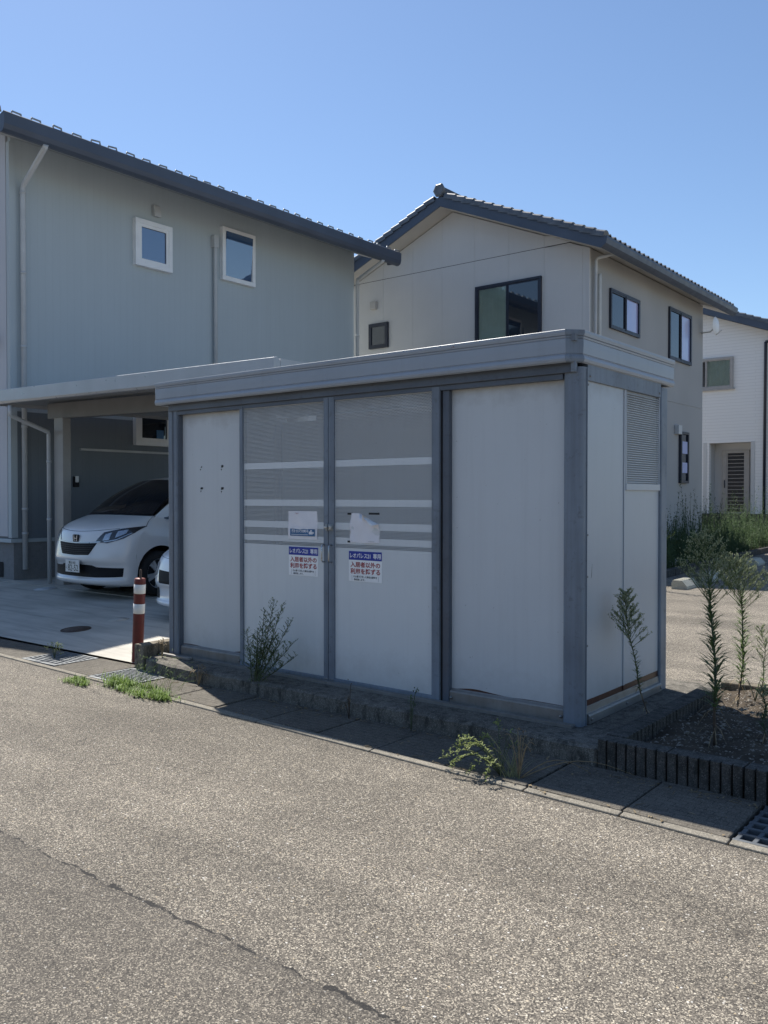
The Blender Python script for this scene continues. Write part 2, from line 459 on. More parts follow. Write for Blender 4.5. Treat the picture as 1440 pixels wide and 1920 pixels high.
def glass(name, col=(.012, .018, .028), ior=2.0, rough=.02):
    t = NT(name)
    w = t.noise(1.4, 2)
    t.set(col=col, rough=rough, ior=ior, spec=.5, normal=t.bump(w, .03, .02)); return t.m
M['glass'] = glass('window_glass')
M['glass_sky_tint'] = glass('window_glass_sky_tint', (.05, .10, .20), 3.0)  # blue base colour adds painted sky to the glass's own reflection
def sky_tinted_frosted():
    t = NT('sky_tinted_frost'); f = t.noise(.8, 2)
    t.set(col=t.ramp(f, [(.35, (.40, .46, .74)), (.65, (.52, .50, .72))]), rough=.12, ior=1.9); return t.m  # lavender-blue base colour paints in the sky these panes reflect
M['frost_sky_tint'] = sky_tinted_frosted()
def clear_pane():
    t = NT('clear_pane')
    tr = t.n('ShaderNodeBsdfTransparent'); tr.inputs[0].default_value = (.86, .90, .88, 1)
    gl = t.n('ShaderNodeBsdfGlossy'); gl.inputs['Roughness'].default_value = .02; gl.inputs[0].default_value = (1, 1, 1, 1)
    fr = t.n('ShaderNodeFresnel'); fr.inputs[0].default_value = 1.55
    mx = t.n('ShaderNodeMixShader'); t.l(fr.outputs[0], mx.inputs[0]); t.l(tr.outputs[0], mx.inputs[1]); t.l(gl.outputs[0], mx.inputs[2])
    t.l(mx.outputs[0], t.out.inputs[0]); return t.m
M['clear'] = clear_pane()
M['door_glass'] = glass('door_glass', (.012, .016, .024), 1.35, .08)
M['curtain'] = paint('pale_green_curtain', (.68, .72, .66), .9, .06, 6, .1)
M['carport'] = paint('carport_aluminium', (.42, .43, .44), .35, .05, 3, .02, metal=.2)
M['carport_beam'] = paint('carport_beam_grey', (.19, .185, .18), .45, .08, 3, .03)
M['carport_post'] = paint('carport_post_grey', (.30, .29, .275), .4, .08, 3, .03)

# --- vegetation and soil
def leaf(name, a, b, rough=.55, tr=.25):
    t = NT(name)
    oi = t.noise(23, 2)
    c = t.ramp(oi, [(.3, a), (.7, b)])
    t.set(col=c, rough=rough, spec=.3)
    tl = t.n('ShaderNodeBsdfTranslucent'); t.l(c, tl.inputs[0])
    mx = t.n('ShaderNodeMixShader'); mx.inputs[0].default_value = tr
    t.l(t.b.outputs[0], mx.inputs[1]); t.l(tl.outputs[0], mx.inputs[2]); t.l(mx.outputs[0], t.out.inputs[0])
    return t.m
M['leaf'] = leaf('weed_leaf', (.10, .145, .055), (.18, .24, .09), .55, .45)
M['leaf_dark'] = leaf('weed_leaf_dark', (.072, .115, .052), (.13, .19, .085), .6, .45)
M['flower'] = leaf('weed_panicle', (.26, .30, .16), (.42, .44, .28), .7, .45)
M['sprawl'] = leaf('yellow_green_leaf', (.17, .22, .06), (.32, .36, .13), .6, .4)
M['grass'] = leaf('fresh_grass', (.11, .19, .035), (.22, .31, .07), .6, .35)
M['grass_far'] = leaf('tall_weed_mass', (.050, .085, .040), (.11, .16, .07), .7, .45)
M['dry'] = leaf('dry_stalk', (.20, .15, .09), (.32, .25, .15), .8, .1)
M['straw'] = leaf('straw_green_blade', (.20, .21, .09), (.36, .34, .18), .7, .35)
M['stem'] = paint('weed_stem', (.075, .095, .05), .7, .2, 30, 0)
M['stem_brown'] = paint('weed_stem_brown', (.085, .06, .042), .8, .2, 30, 0)
M['hill'] = leaf('wooded_hill', (.010, .018, .010), (.030, .045, .022), .9, .0)
def soil():
    t = NT('gravelly_soil')
    v = t.voro(60, out=None); c = t.xyz(v.outputs['Color'])
    base = t.ramp(t.noise(6, 5, .7), [(.3, (.045, .036, .027)), (.7, (.105, .085, .062))])
    k = t.math('MULTIPLY', t.math('GREATER_THAN', c[0], .66), t.math('LESS_THAN', v.outputs['Distance'], .36))
    col = t.mix(k, base, t.ramp(c[1], [(0, (.12, .11, .10)), (1, (.36, .32, .27))]))
    t.set(col=col, rough=.95, spec=.15, normal=t.bump(t.math('ADD', t.math('MULTIPLY', k, .6), t.noise(40, 4)), .8, .012)); return t.m
M['soil'] = soil()
M['dry_ground'] = concrete('dry_gravel_ground', (.31, .295, .27), .5, .4, 1.0)
M['pebble'] = concrete('pale_pebble', (.24, .215, .18), .4, .2, .5)
M['stop'] = concrete('wheel_stop_concrete', (.55, .53, .44), .5, .5, .8)

def struct(o, label=None): o['kind'] = 'structure'; return o

# ================================================================== THE SETTING
def yf(x): return -0.985 - .043*(x - .5)          # road edge of the gutter, slightly skewed
def sheet(name, poly, z, mat):
    m = MB(); m.add([(p[0], p[1], p[2] if len(p) > 2 else z) for p in poly], [list(range(len(poly)))])
    return struct(m.build(name, mat, recalc=False))
sheet('ground', [(-400, -400), (400, -400), (400, 400), (-400, 400)], -.12, M['dry_ground'])
sheet('road', [(-40, -16), (40, -16), (40, yf(40)), (-40, yf(-40))], 0.0, M['asphalt'])
sheet('car_park', [(-4.05, 1.86), (30, 1.86), (30, 26.0), (-4.6, 26.0)], 0.02, M['asphalt_lot'])
MB().grid([[(-40, y, z), (-20, y, z), (-12, y, z), (-8, y, z), (-4.19, y, z)] for y, z in ((-.17, .022), (.6, .07), (1.3, .125), (2.0, .168), (2.15, .176))], False).build('driveway', M['drive'], recalc=False)['kind'] = 'structure'
sheet('driveway_edge', [(-40, -.196), (-4.19, -.203), (-4.19, -.175), (-40, -.175)], -.015, M['gutter'])
cs = MB(); cs.box(-40, -4.19, 2.165, 14, .05, .186)
struct(cs.build('carport_floor', M['drive']))
# gutter: channel with loose concrete covers between grates
struct(MB().add([(-40, yf(-40)+.006, -.40), (40, yf(40)+.006, -.40), (40, yf(40)+.70, -.40), (-40, yf(-40)+.70, -.40), (-40, yf(-40)+.003, -.051), (40, yf(40)+.003, -.051)], [(0, 1, 2, 3), (0, 4, 5, 1)]).build('gutter_bed', M['gutter'], recalc=False))
gut = struct(empty('gutter', (0, 0, 0)))
lip = MB()
xs = [-40, -5.5, -4.2, -3.6, -3.02, -1.97, -.92, .16, .70, 1.22, 2.4, 40]
for a, b in zip(xs[:-1], xs[1:]):
    lip.add([(a+.004, yf(a)+.002, -.05), (b-.004, yf(b)+.002, -.05), (b-.004, yf(b)+.055, -.05), (a+.004, yf(a)+.055, -.05),
             (a+.004, yf(a)+.002, .010), (b-.004, yf(b)+.002, .010), (b-.004, yf(b)+.055, .014), (a+.004, yf(a)+.055, .014)],
            [(4, 5, 6, 7), (0, 1, 5, 4), (2, 3, 7, 6), (1, 2, 6, 5), (3, 0, 4, 7)])
lip.build('gutter_lip', M['lip'], gut, bevel=.006)
joints = [-9.2, -8.15, -7.1, -6.05, -5.42, None, -4.83, -4.19, None, -3.60, -3.01, -2.49, -1.965, -1.44, -.915, -.39, .15, .69, 1.21, None, 1.78, 2.3, 2.9, 3.5]
rc = random.Random(3)
for a, b in zip(joints[:-1], joints[1:]):
    if a is None or b is None: continue
    g = rc.choice((.004, .006, .010)); h = .012 + rc.uniform(-.004, .004); t_ = rc.uniform(-.004, .004)
    back = lambda x: (-.235 if x < -4.3 else -.37 if x < .31 else -.39)
    bk = -.206 if b < -4.1 else (-.33 if b < .3 else -.385)
    m = MB().add([(a+g, yf(a)+.060, -.05), (b-g, yf(b)+.060, -.05), (b-g, bk, -.05), (a+g, bk, -.05),
                  (a+g, yf(a)+.060, h), (b-g, yf(b)+.060, h+t_), (b-g, bk, h+t_+.004), (a+g, bk, h+.004)],
                 [(0, 3, 2, 1), (4, 5, 6, 7), (0, 1, 5, 4), (1, 2, 6, 5), (2, 3, 7, 6), (3, 0, 4, 7)])
    m.build('drain_cover', M['cover'], gut, bevel=.008)
mp = MB().box(-40, -9.21, -.50, -.21, -.05, .012); mp.build('drain_cover', M['cover'], gut)

def fine_grate(name, x0, x1, y0, y1, label, nb, ncross, mat, bar=.004):
    r = empty(name, ((x0+x1)/2, (y0+y1)/2, 0))
    f = MB(); w = .022
    for bx in ((x0, x1, y0, y0+w), (x0, x1, y1-w, y1), (x0, x0+w, y0+w, y1-w), (x1-w, x1, y0+w, y1-w)): f.box(*bx, -.03, .016)
    f.build('frame', mat, r)
    b = MB()
    for i in range(1, nb):
        y = y0 + (y1-y0)*i/nb; b.box(x0+w, x1-w, y-bar, y+bar, -.025, .013)
    b.build('bars', mat, r)
    c = MB()
    for i in range(1, ncross):
        x = x0 + (x1-x0)*i/ncross; c.box(x-.003, x+.003, y0+w, y1-w, -.02, .009)
    c.build('cross_bars', mat, r)
    return tag(r, label, 'drain grate', 'drain grates in the gutter')
fine_grate('drain_grate', -4.18, -3.62, -.755, -.30, 'close-barred steel drain grate with grass growing over its edge by the red bollard', 13, 4, M['grate'], .0055)
fine_grate('drain_grate', -5.41, -4.84, -.675, -.215, 'steel drain grate with small weeds sprouting through it before the driveway', 10, 3, M['grate'], .008)
# cast grate with large cells at the right-hand edge
r = empty('drain_grate', (1.5, -.74, 0))
m = MB()
x0, x1, y0, y1 = 1.225, 1.765, -.965, -.42
for i in range(8):
    x = x0 + (x1-x0-.022)*i/7; m.box(x, x+.022, y0, y1, -.035, .010)
m.build('bars', M['cast'], r, bevel=.004)
m = MB()
for i in range(7):
    y = y0 + (y1-y0-.024)*i/6; m.box(x0-.003, x1+.003, y, y+.024, -.033, .014)
m.build('cross_bars', M['cast'], r, bevel=.004)
tag(r, 'heavy cast grate with large square cells below the ribbed planter', 'drain grate', 'drain grates in the gutter')

# shed plinth
sl = MB()
top = [(-4.048, -.255), (-3.95, -.310), (-3.55, -.365), (-2.6, -.362), (-1.6, -.372), (-.6, -.368), (.285, -.372), (.300, -.36), (.300, 1.74), (-4.048, 1.74)]
rs = random.Random(5)
dense = []
for i in range(len(top)):
    a, b = top[i], top[(i+1) % len(top)]
    n = max(1, int(math.hypot(b[0]-a[0], b[1]-a[1])/.06)) if i < 6 else 1
    for k in range(n):
        x, y = a[0]+(b[0]-a[0])*k/n, a[1]+(b[1]-a[1])*k/n
        dense.append((x, y + (rs.uniform(-.003, .003) if i < 6 else 0)))
n = len(dense)
V = []; 
for x, y in dense: V.append((x, y - (.015 if y < 0 else 0), -.05))
for x, y in dense: V.append((x, y, .108 + rs.uniform(-.003, .003) if y < -.2 else .118))
for x, y in dense: V.append((x if abs(x) < 4.04 else x+.01, y + (.03 if y < 0 else -.02), .124))
F = [[2*n+i for i in range(n)]]
for i in range(n):
    j = (i+1) % n
    F += [[i, j, n+j, n+i], [n+i, n+j, 2*n+j, 2*n+i]]
struct(MB().add(V, F).build('concrete_slab', M['slab']))
# low kerb beside the driveway, behind the bollard
k = MB().prism([(-4.18, -.1), (-4.05, -.1), (-4.05, .222), (-4.06, .232), (-4.17, .232), (-4.18, .222)], 'y', -.285, 9.0)
tag(k.build('kerb_wall', M['kerb'], bevel=.008), 'low weathered concrete kerb running back between driveway and shed', 'kerb')

# ribbed planter edging blocks
pb = empty('planter_border', (.30, -.39, 0))
def rib_profile(length, nrib, depth=.028):
    pts = []
    pitch = length/nrib
    for i in range(nrib):
        a = i*pitch
        pts += [(a+.003, depth), (a+.005, depth*.1), (a+.010, 0.0), (a+pitch-.010, 0.0), (a+pitch-.005, depth*.1), (a+pitch-.003, depth)]
    return pts
def edging(length, nrib, thick, z0, z1):
    f = rib_profile(length, nrib)
    poly = [(x, y) for x, y in f] + [(length-.003, thick), (.003, thick)]
    return MB().prism(poly, 'z', z0, z1)
edge_me = edging(.40, 7, .118, -.05, .178).mesh('edging_block'); edge_me.materials.append(M['block'])
for i in range(14):
    o = bpy.data.objects.new('edging_block', edge_me); COL.objects.link(o); o.parent = pb
    o.location = (.008 + i*.401, .0 - i*.0075, rs.uniform(-.003, .003)); o.rotation_euler = (0, 0, R(-1.05))
    bm_ = o.modifiers.new('bevel', 'BEVEL'); bm_.width = .0015; bm_.segments = 1; bm_.limit_method = 'ANGLE'
for i in range(4):
    o = bpy.data.objects.new('edging_block', edge_me); COL.objects.link(o); o.parent = pb
    o.location = (.125, .135 + i*.401, rs.uniform(-.003, .003)); o.rotation_euler = (0, 0, R(90.5))
tag(pb, 'dark ribbed concrete edging blocks around the weedy planter', 'planter edging')
bk = MB().box(.32, 6, 1.745, 1.86, -.05, .15)
tag(bk.build('kerb_wall', M['kerb'], bevel=.01), 'concrete kerb along the back of the weedy planter', 'kerb')
sg = []
for j in range(25):
    sg.append([(.30 + 5.6*i/60, -.30 + 2.05*j/24, .100 + .020*math.sin(i*1.3+j*.7) + rs.uniform(-.012, .014)) for i in range(61)])
MB().grid(sg).build('planter_soil', M['soil'], recalc=False)['kind'] = 'structure'
pe = MB()
rp = random.Random(11)
def rock(m, c, s, rnd):
    b = [(1, 0, 0), (-1, 0, 0), (0, 1, 0), (0, -1, 0), (0, 0, 1), (0, 0, -1)]
    q = Matrix.Rotation(rnd.uniform(0, 6.28), 3, 'Z') @ Matrix.Rotation(rnd.uniform(-.5, .5), 3, 'X')
    P = [Vector(c) + q @ Vector((p[0]*s*rnd.uniform(.7, 1.3), p[1]*s*rnd.uniform(.6, 1.1), p[2]*s*rnd.uniform(.4, .7))) for p in b]
    m.add(P, [(0, 2, 4), (2, 1, 4), (1, 3, 4), (3, 0, 4), (2, 0, 5), (1, 2, 5), (3, 1, 5), (0, 3, 5)])
for i in range(1100):
    s = rp.choice((.006, .008, .011, .016)) * rp.uniform(.7, 1.4)
    rock(pe, (rp.uniform(.44, 2.6), rp.uniform(-.24, 1.7), .112 + rp.uniform(0, .012)), s, rp)
tag(pe.build('gravel', M['pebble']), 'pale gravel scattered over the planter soil', 'gravel', kind='stuff')

# raised ground behind the car park, kerb and retaining wall
struct(MB().add([(-4.9, 9, .06), (-3.62, 9.0, .10), (-4.55, 24.5, .12), (-3.2, 25.5, .16), (2, 26.2, .2), (2, 27.2, .3), (-9, 27.2, .5), (-9, 9, .3)], [list(range(8))]).build('verge_ground', M['soil'], recalc=False))
kb = MB()
for i in range(12):
    t0, t1 = i/12, (i+1)/12
    a = Vector((-3.50, 9.2, 0)).lerp(Vector((-4.50, 24.4, 0)), t0); b = Vector((-3.50, 9.2, 0)).lerp(Vector((-4.50, 24.4, 0)), t1-.002)
    kb.add([(a.x-.12, a.y, -.02), (a.x, a.y, -.02), (b.x, b.y, -.02), (b.x-.12, b.y, -.02), (a.x-.12, a.y, .16), (a.x, a.y, .16), (b.x, b.y, .16), (b.x-.12, b.y, .16)],
           [(0, 3, 2, 1), (4, 5, 6, 7), (0, 1, 5, 4), (1, 2, 6, 5), (2, 3, 7, 6), (3, 0, 4, 7)])
tag(kb.build('kerb_wall', M['block'], bevel=.008), 'dark concrete kerb between the car park and the tall weeds', 'kerb')
sheet('pale_path', [(-9.5, 26.2), (3, 26.2), (3, 27.1), (-9.5, 27.1)], .515, M['lip'])
def stop_mesh():
    m = MB().prism([(-.13, 0), (.13, 0), (.13, .05), (.04, .15), (-.10, .15), (-.13, .10)], 'y', 0, .62)
    for i in range(5): m.box(-.08, .03, .05+i*.115, .10+i*.115, .1505, .158)
    return m
sm_ = stop_mesh().mesh('wheel_stop'); sm_.materials.append(M['stop'])
for (x, y, lb) in ((-2.72, 9.30, 'pale concrete wheel stop nearest the shed in the car park'), (-2.82, 10.95, 'pale concrete wheel stop just beyond the nearest one, half behind the weeds'),
                   (-3.22, 15.2, 'shaded concrete wheel stop farther back near the dark kerb')):
    o = bpy.data.objects.new('wheel_stop', sm_); COL.objects.link(o); o.location = (x, y, .02); o.rotation_euler = (0, 0, R(2)); tag(o, lb, 'wheel stop', 'wheel stops in the car park')
    bv = o.modifiers.new('bevel', 'BEVEL'); bv.width = .008; bv.segments = 2

# covers set into the driveway
def disc(name, x, y, z, r, mat, label):
    m = MB().lathe([(0.001, .006), (r*.86, .006), (r*.87, .002), (r*.9, .002), (r*.91, .007), (r, .007), (r, -.02)], 32, 'z', (x, y, z))
    return tag(m.build(name, mat), label, 'manhole cover')
def dz(y): return np.interp(y, (-.17, .6, 1.3, 2.0, 2.15), (.022, .07, .125, .168, .176))
def tilt_disc(x, y, r, mat, label):
    o = disc('manhole_cover', 0, 0, 0, r, mat, label); o.location = (x, y, float(dz(y))); o.rotation_euler = (math.atan(.07), 0, 0); return o
tilt_disc(-6.34, .477, .165, M['iron'], 'dark round iron manhole cover in the driveway')
tilt_disc(-9.67, 2.03, .155, M['pipe_grey'], 'pale round cover in the driveway in front of the silver minivan')
tilt_disc(-6.39, 1.065, .12, M['drive'], 'small faint concrete-filled cover farther back in the driveway')

# wooded hill across the road (it shows mirrored in the big bedroom window)
hp = []
rh = random.Random(2)
for j in range(14):
    row = []
    for i in range(120):
        x = -260 + 520*i/119; t_ = j/13
        top_ = 30 + 10*math.sin(i*.11) + 6*math.sin(i*.31+1) + 2.5*math.sin(i*1.1) + rh.uniform(-1.6, 1.6)
        row.append((x, -150 - 40*t_ + rh.uniform(-2, 2), -1 + top_*math.sin(t_*math.pi/2)))
    hp.append(row)
struct(MB().grid(hp, False).build('hill', M['hill'], recalc=False))

# ================================================================== THE SHED
shed = empty('storage_shed', (-2.0, .7, .124))
tag(shed, 'grey prefabricated refuse shed with double perforated doors on a concrete base', 'shed')
S0 = .126
def post_prof(x0, x1, y0, y1, r):
    P = []
    for cx, cy, a0 in ((x1-r, y0+r, -90), (x1-r, y1-r, 0), (x0+r, y1-r, 90), (x0+r, y0+r, 180)):
        for k in range(5):
            a = R(a0 + 90*k/4); P.append((cx + r*math.cos(a), cy + r*math.sin(a)))
    return P
def cpost(x0, x1, y0, y1, z1, r=.012):
    o = MB().prism(post_prof(x0, x1, y0, y1, r), 'z', S0, z1, False).build('corner_post', M['frame'], shed)
    return o
p1 = cpost(-.088, .045, -.045, .055, 2.345, .03)
p2 = cpost(-4.0, -3.872, -.045, .05, 2.345, .015)
cpost(-.05, .040, 1.262, 1.385, 2.345, .015)
cpost(-4.0, -3.91, 1.262, 1.385, 2.345, .015)
# rib on the posts
MB().box(.0455, .0500, .015, .022, S0, 2.34).build('post_rib', M['frame'], shed)
MB().box(-3.872, -3.858, -.03, .02, S0, 2.29).build('post_rib', M['frame_dark'], shed)
MB().box(-3.93, -3.924, -.050, -.0455, S0, 2.31).build('post_rib', M['frame_dark'], shed)
for x, y in ((.0475, .035),):
    for z in (.62, 1.05, 1.31, 2.24):
        MB().lathe([(0.0005, .004), (.006, .003), (.0075, 0)], 10, 'x', (.0455, y, z)).build('bolt', M['bolt'], shed)
# wall panels
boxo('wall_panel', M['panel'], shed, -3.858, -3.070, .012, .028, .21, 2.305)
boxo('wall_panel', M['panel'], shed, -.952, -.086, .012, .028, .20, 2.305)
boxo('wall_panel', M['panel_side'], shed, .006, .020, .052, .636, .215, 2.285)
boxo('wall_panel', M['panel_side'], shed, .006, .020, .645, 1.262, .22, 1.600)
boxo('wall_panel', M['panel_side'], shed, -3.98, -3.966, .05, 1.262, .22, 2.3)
boxo('wall_panel', M['door'], shed, -3.91, -.05, 1.31, 1.325, .15, 2.3)
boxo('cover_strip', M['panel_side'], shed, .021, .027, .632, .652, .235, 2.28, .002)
# louvre vent
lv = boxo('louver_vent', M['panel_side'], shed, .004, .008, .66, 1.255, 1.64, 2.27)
fr = MB()
fr.box(.0085, .030, .654, .664, 1.60, 2.27); fr.box(.0085, .030, 1.244, 1.256, 1.60, 2.27); fr.box(.0085, .034, .652, 1.258, 1.592, 1.638)
fr.build('louver_frame', M['panel_side'], lv, bevel=.002)
ls = MB()
nsl = 40
for i in range(nsl):
    z = 1.645 + (2.262-1.645)*i/nsl
    ls.add([(.0095, .665, z+.011), (.0095, 1.243, z+.011), (.026, 1.243, z), (.026, .665, z), (.026, .665, z+.0035), (.026, 1.243, z+.0035), (.0095, 1.243, z+.0145), (.0095, .665, z+.0145)],
           [(0, 1, 2, 3), (3, 2, 5, 4), (4, 5, 6, 7)])
ls.build('slats', M['panel'], lv)
# base rails
def rail(name, prof, axis, a, b, mat=M['rail']): return MB().prism(prof, axis, a, b).build(name, mat, shed, bevel=.002)
br = [(-.020, S0), (.03, S0), (.03, .228), (.006, .228), (.002, .222), (-.016, .215), (-.020, .205)]
rail('base_rail', br, 'x', -3.858, -3.072); rail('base_rail', br, 'x', -.950, -.090)
sr = [(.052, S0), (.052, .175), (.044, .185), (.030, .190), (.024, .232), (-.01, .232), (-.01, S0)]
rail('base_rail', sr, 'y', .060, 1.262)
for x in (-.935, -.105, -3.08):
    MB().lathe([(0.0005, -.012), (.007, -.010), (.011, -.006), (.011, 0)], 12, 'y', (x, -.0205, .168)).build('bolt', M['bolt'], shed)
for y in (.085, .63, 1.24):
    MB().lathe([(0.0005, .010), (.007, .008), (.010, .004), (.010, 0)], 12, 'x', (.0525, y, .155)).build('bolt', M['bolt'], shed)
# sill track
MB().box(-3.95, .005, -.098, -.024, S0-.002, S0+.010).box(-3.95, .005, -.098, -.090, S0+.010, S0+.018).box(-3.95, .005, -.05, -.044, S0+.010, S0+.016).build('sill_track', M['rail'], shed)
MB().box(-4.02, -3.60, -.135, -.099, S0-.001, S0+.022).build('sill_end', M['rail'], shed, bevel=.004)
# header
boxo('header_beam', M['frame_dark'], shed, -3.97, -.02, -.060, .03, 2.312, 2.385, .004)
boxo('header_track', M['frame_dark'], shed, -3.872, -.089, -.042, .03, 2.278, 2.3105)
boxo('header_end', M['frame'], shed, -.0195, .012, -.075, -.046, 2.312, 2.386, .004)
boxo('side_beam', M['frame'], shed, -.01, .034, .056, 1.262, 2.270, 2.385, .003)
boxo('side_beam', M['frame'], shed, -3.99, -3.95, .05, 1.262, 2.270, 2.385, .003)
for y in (.085, 1.235):
    MB().lathe([(0.0005, .006), (.006, .005), (.009, 0)], 12, 'x', (.0345, y, 2.30)).build('bolt', M['bolt'], shed)
# jamb posts beside the doors
boxo('jamb_post', M['frame_dark'], shed, -1.006, -.9525, -.026, .05, S0, 2.278, .004)
boxo('jamb_post', M['frame_dark'], shed, -3.0715, -3.060, -.02, .05, S0, 2.278)
boxo('jamb_post', M['frame'], shed, -3.0595, -3.016, -.036, .00, S0+.012, 2.300, .003)
# fascia: profiled band around the roof
FZ0, FZ1 = 2.372, 2.568
def fasc(d):   # outward offset profile (out, z): rolled bottom, two double grooves
    return [(.000, FZ0), (.012, FZ0-.004), (.024, FZ0+.004), (.029, FZ0+.020), (.026, FZ0+.036), (.020, FZ0+.043), (.0215, FZ0+.046), (.016, FZ0+.050), (.020, FZ0+.054),
            (.022, FZ0+.10), (.022, FZ0+.140), (.017, FZ0+.143), (.022, FZ0+.147), (.024, FZ0+.156), (.018, FZ0+.159), (.026, FZ0+.163), (.030, FZ0+.180), (.030, FZ1-.0015), (.0285, FZ1), (.0, FZ1)]
prof = fasc(0)
MB().prism([(-.095-o, z) for o, z in prof], 'x', -4.085, -.030).build('fascia', M['fascia'], shed)
MB().prism([(.020+o, z) for o, z in prof], 'y', -.030, 1.50).build('fascia', M['fascia'], shed)
MB().prism([(-4.06-o*.6, z) for o, z in prof], 'y', -.094, 1.50).build('fascia', M['fascia'], shed)
MB().prism([(1.47+o, z) for o, z in prof], 'x', -4.05, .015).build('fascia', M['fascia'], shed)
# mitred corner cap
cc = MB()
A = [(-.031, -.095-o*1.08-.001, z) for o, z in prof]; B = [(.020+o*1.08+.001, -.031, z) for o, z in prof]
MID = [(-.003+.6*o, -.072-.6*o, z) for o, z in prof]
cc.grid([A, B], False)
cc.add([A[-1], B[-1], (-.03, -.03, FZ1+.001)], [(0, 1, 2)]); cc.add([A[0], B[0], (-.03, -.03, FZ0)], [(0, 2, 1)])
cc.build('fascia_corner', M['frame'], shed)
boxo('roof_deck', M['roof_metal'], shed, -4.05, .02, -.094, 1.47, 2.50, 2.540)
MB().box(-4.05, .018, -.07, 1.45, FZ0+.015, FZ0+.03).build('roof_soffit', M['frame_dark'], shed)

# --- the two doors
BANDS = [(1.824, 2.274, 43), (1.775, 1.525, 24), (1.475, 1.352, 12), (1.300, 1.240, 6), (1.192, 1.162, 3)]
def perforated(x0, x1, z0, z1, y):
    m = MB(); V, F = [], []
    def quad(a, b, c, d):
        k = len(V); V.extend(((a, y, c), (b, y, c), (b, y, d), (a, y, d))); F.append((k, k+1, k+2, k+3))
    mx = .006; pitch = .0124
    nc = int((x1-x0-2*mx)/pitch); pitch = (x1-x0-2*mx)/(nc+.5)
    bands = sorted([(min(a, b), max(a, b), n) for a, b, n in BANDS])
    zc = z0
    hr = .0047
    for lo, hi, nr in bands:
        quad(x0, x1, zc, lo); rh_ = (hi-lo)/nr
        for r_ in range(nr):
            za, zb = lo + r_*rh_, lo + (r_+1)*rh_; zm = (za+zb)/2
            off = mx + (pitch/2 if r_ % 2 else 0)
            quad(x0, x0+off, za, zb)
            for c in range(nc):
                a = x0 + off + c*pitch; b = a + pitch; xm = (a+b)/2
                k = len(V)
                V.extend(((a, y, za), (xm, y, za), (b, y, za), (b, y, zm), (b, y, zb), (xm, y, zb), (a, y, zb), (a, y, zm)))
                for q in range(8):
                    an = R(225 + 45*q); V.append((xm + hr*math.cos(an), y, zm + hr*math.sin(an)))
                for q in range(8):
                    q2 = (q+1) % 8; F.append((k+q, k+q2, k+8+q2, k+8+q))
            quad(x0+off+nc*pitch, x1, za, zb)
        zc = hi
    quad(x0, x1, zc, z1)
    m.v = V; m.f = [list(f) for f in F]; m.sm = [False]*len(F)
    return m
def shed_door(x0, x1, sl, sr, hinge, label):
    d = empty('door', ((x0+x1)/2, -.04, S0), parent=None)
    wl = world_loc(shed); d.parent = shed; d.location = Vector(((x0+x1)/2, -.04, S0)) - wl
    d['label'] = label
    yF = -.040
    s_ = perforated(x0+sl-.004, x1-sr+.004, .165, 2.304, -.030).build('perforated_sheet', M['door'], d, recalc=False)
    s_['kind'] = 'stuff'
    boxo('stile', M['frame'], d, x0, x0+sl, yF-.006, -.022, S0+.012, 2.306, .003)
    boxo('stile', M['frame'], d, x1-sr, x1, yF-.006, -.022, S0+.012, 2.306, .003)
    boxo('bottom_rail', M['frame'], d, x0+sl+.0005, x1-sr-.0005, yF-.003, -.0225, S0+.013, .164, .003)
    for x in (x0+.015, x0+sl-.014) if hinge == 'r' else (x1-sr+.014, x1-.015):
        MB().lathe([(0.0005, -.004), (.006, -.003), (.008, 0)], 10, 'y', (x, yF-.0062, .152)).build('screw', M['bolt'], d)
    hx = x0+.030 if hinge == 'r' else x1-.030-.008
    h = MB().tube([(hx, yF-.006, 1.180), (hx, -.066, 1.180), (hx, -.076, 1.170), (hx, -.077, 1.115), (hx, -.076, 1.060), (hx, -.066, 1.050), (hx, yF-.006, 1.050)], .0055, 8)
    h.build('handle', M['steel'], d)
    return d
dL = shed_door(-3.016, -2.052, .006, .047, 'l', 'left perforated door carrying a square paper notice')
dR = shed_door(-2.047, -1.018, .055, .066, 'r', 'right perforated door carrying a torn paper notice')
MB().box(-1.0165, -1.007, -.03, -.01, S0+.012, 2.278).build('weather_strip', M['dark'], shed)
# hasp
hs = empty('latch', (0, 0, 0)); hs.parent = shed; hs.location = Vector((-2.03, -.05, 1.31)) - world_loc(shed)
MB().box(-2.074, -2.052, -.056, -.0465, 1.290, 1.340).build('hasp_plate', M['galv'], hs, bevel=.002)
MB().box(-2.045, -1.995, -.058, -.0465, 1.292, 1.338).build('hasp_plate', M['galv'], hs, bevel=.002)
MB().prism([(-2.07, 1.306), (-2.03, 1.310), (-2.004, 1.298), (-1.998, 1.310), (-1.998, 1.325), (-2.010, 1.330), (-2.035, 1.322), (-2.07, 1.324)], 'y', -.075, -.0585).build('hasp_bar', M['steel'], hs, bevel=.003)
MB().lathe([(.0005, -.084), (.007, -.082), (.009, -.0755)], 12, 'y', (-2.028, 0, 1.316)).build('hasp_knob', M['bolt'], hs)

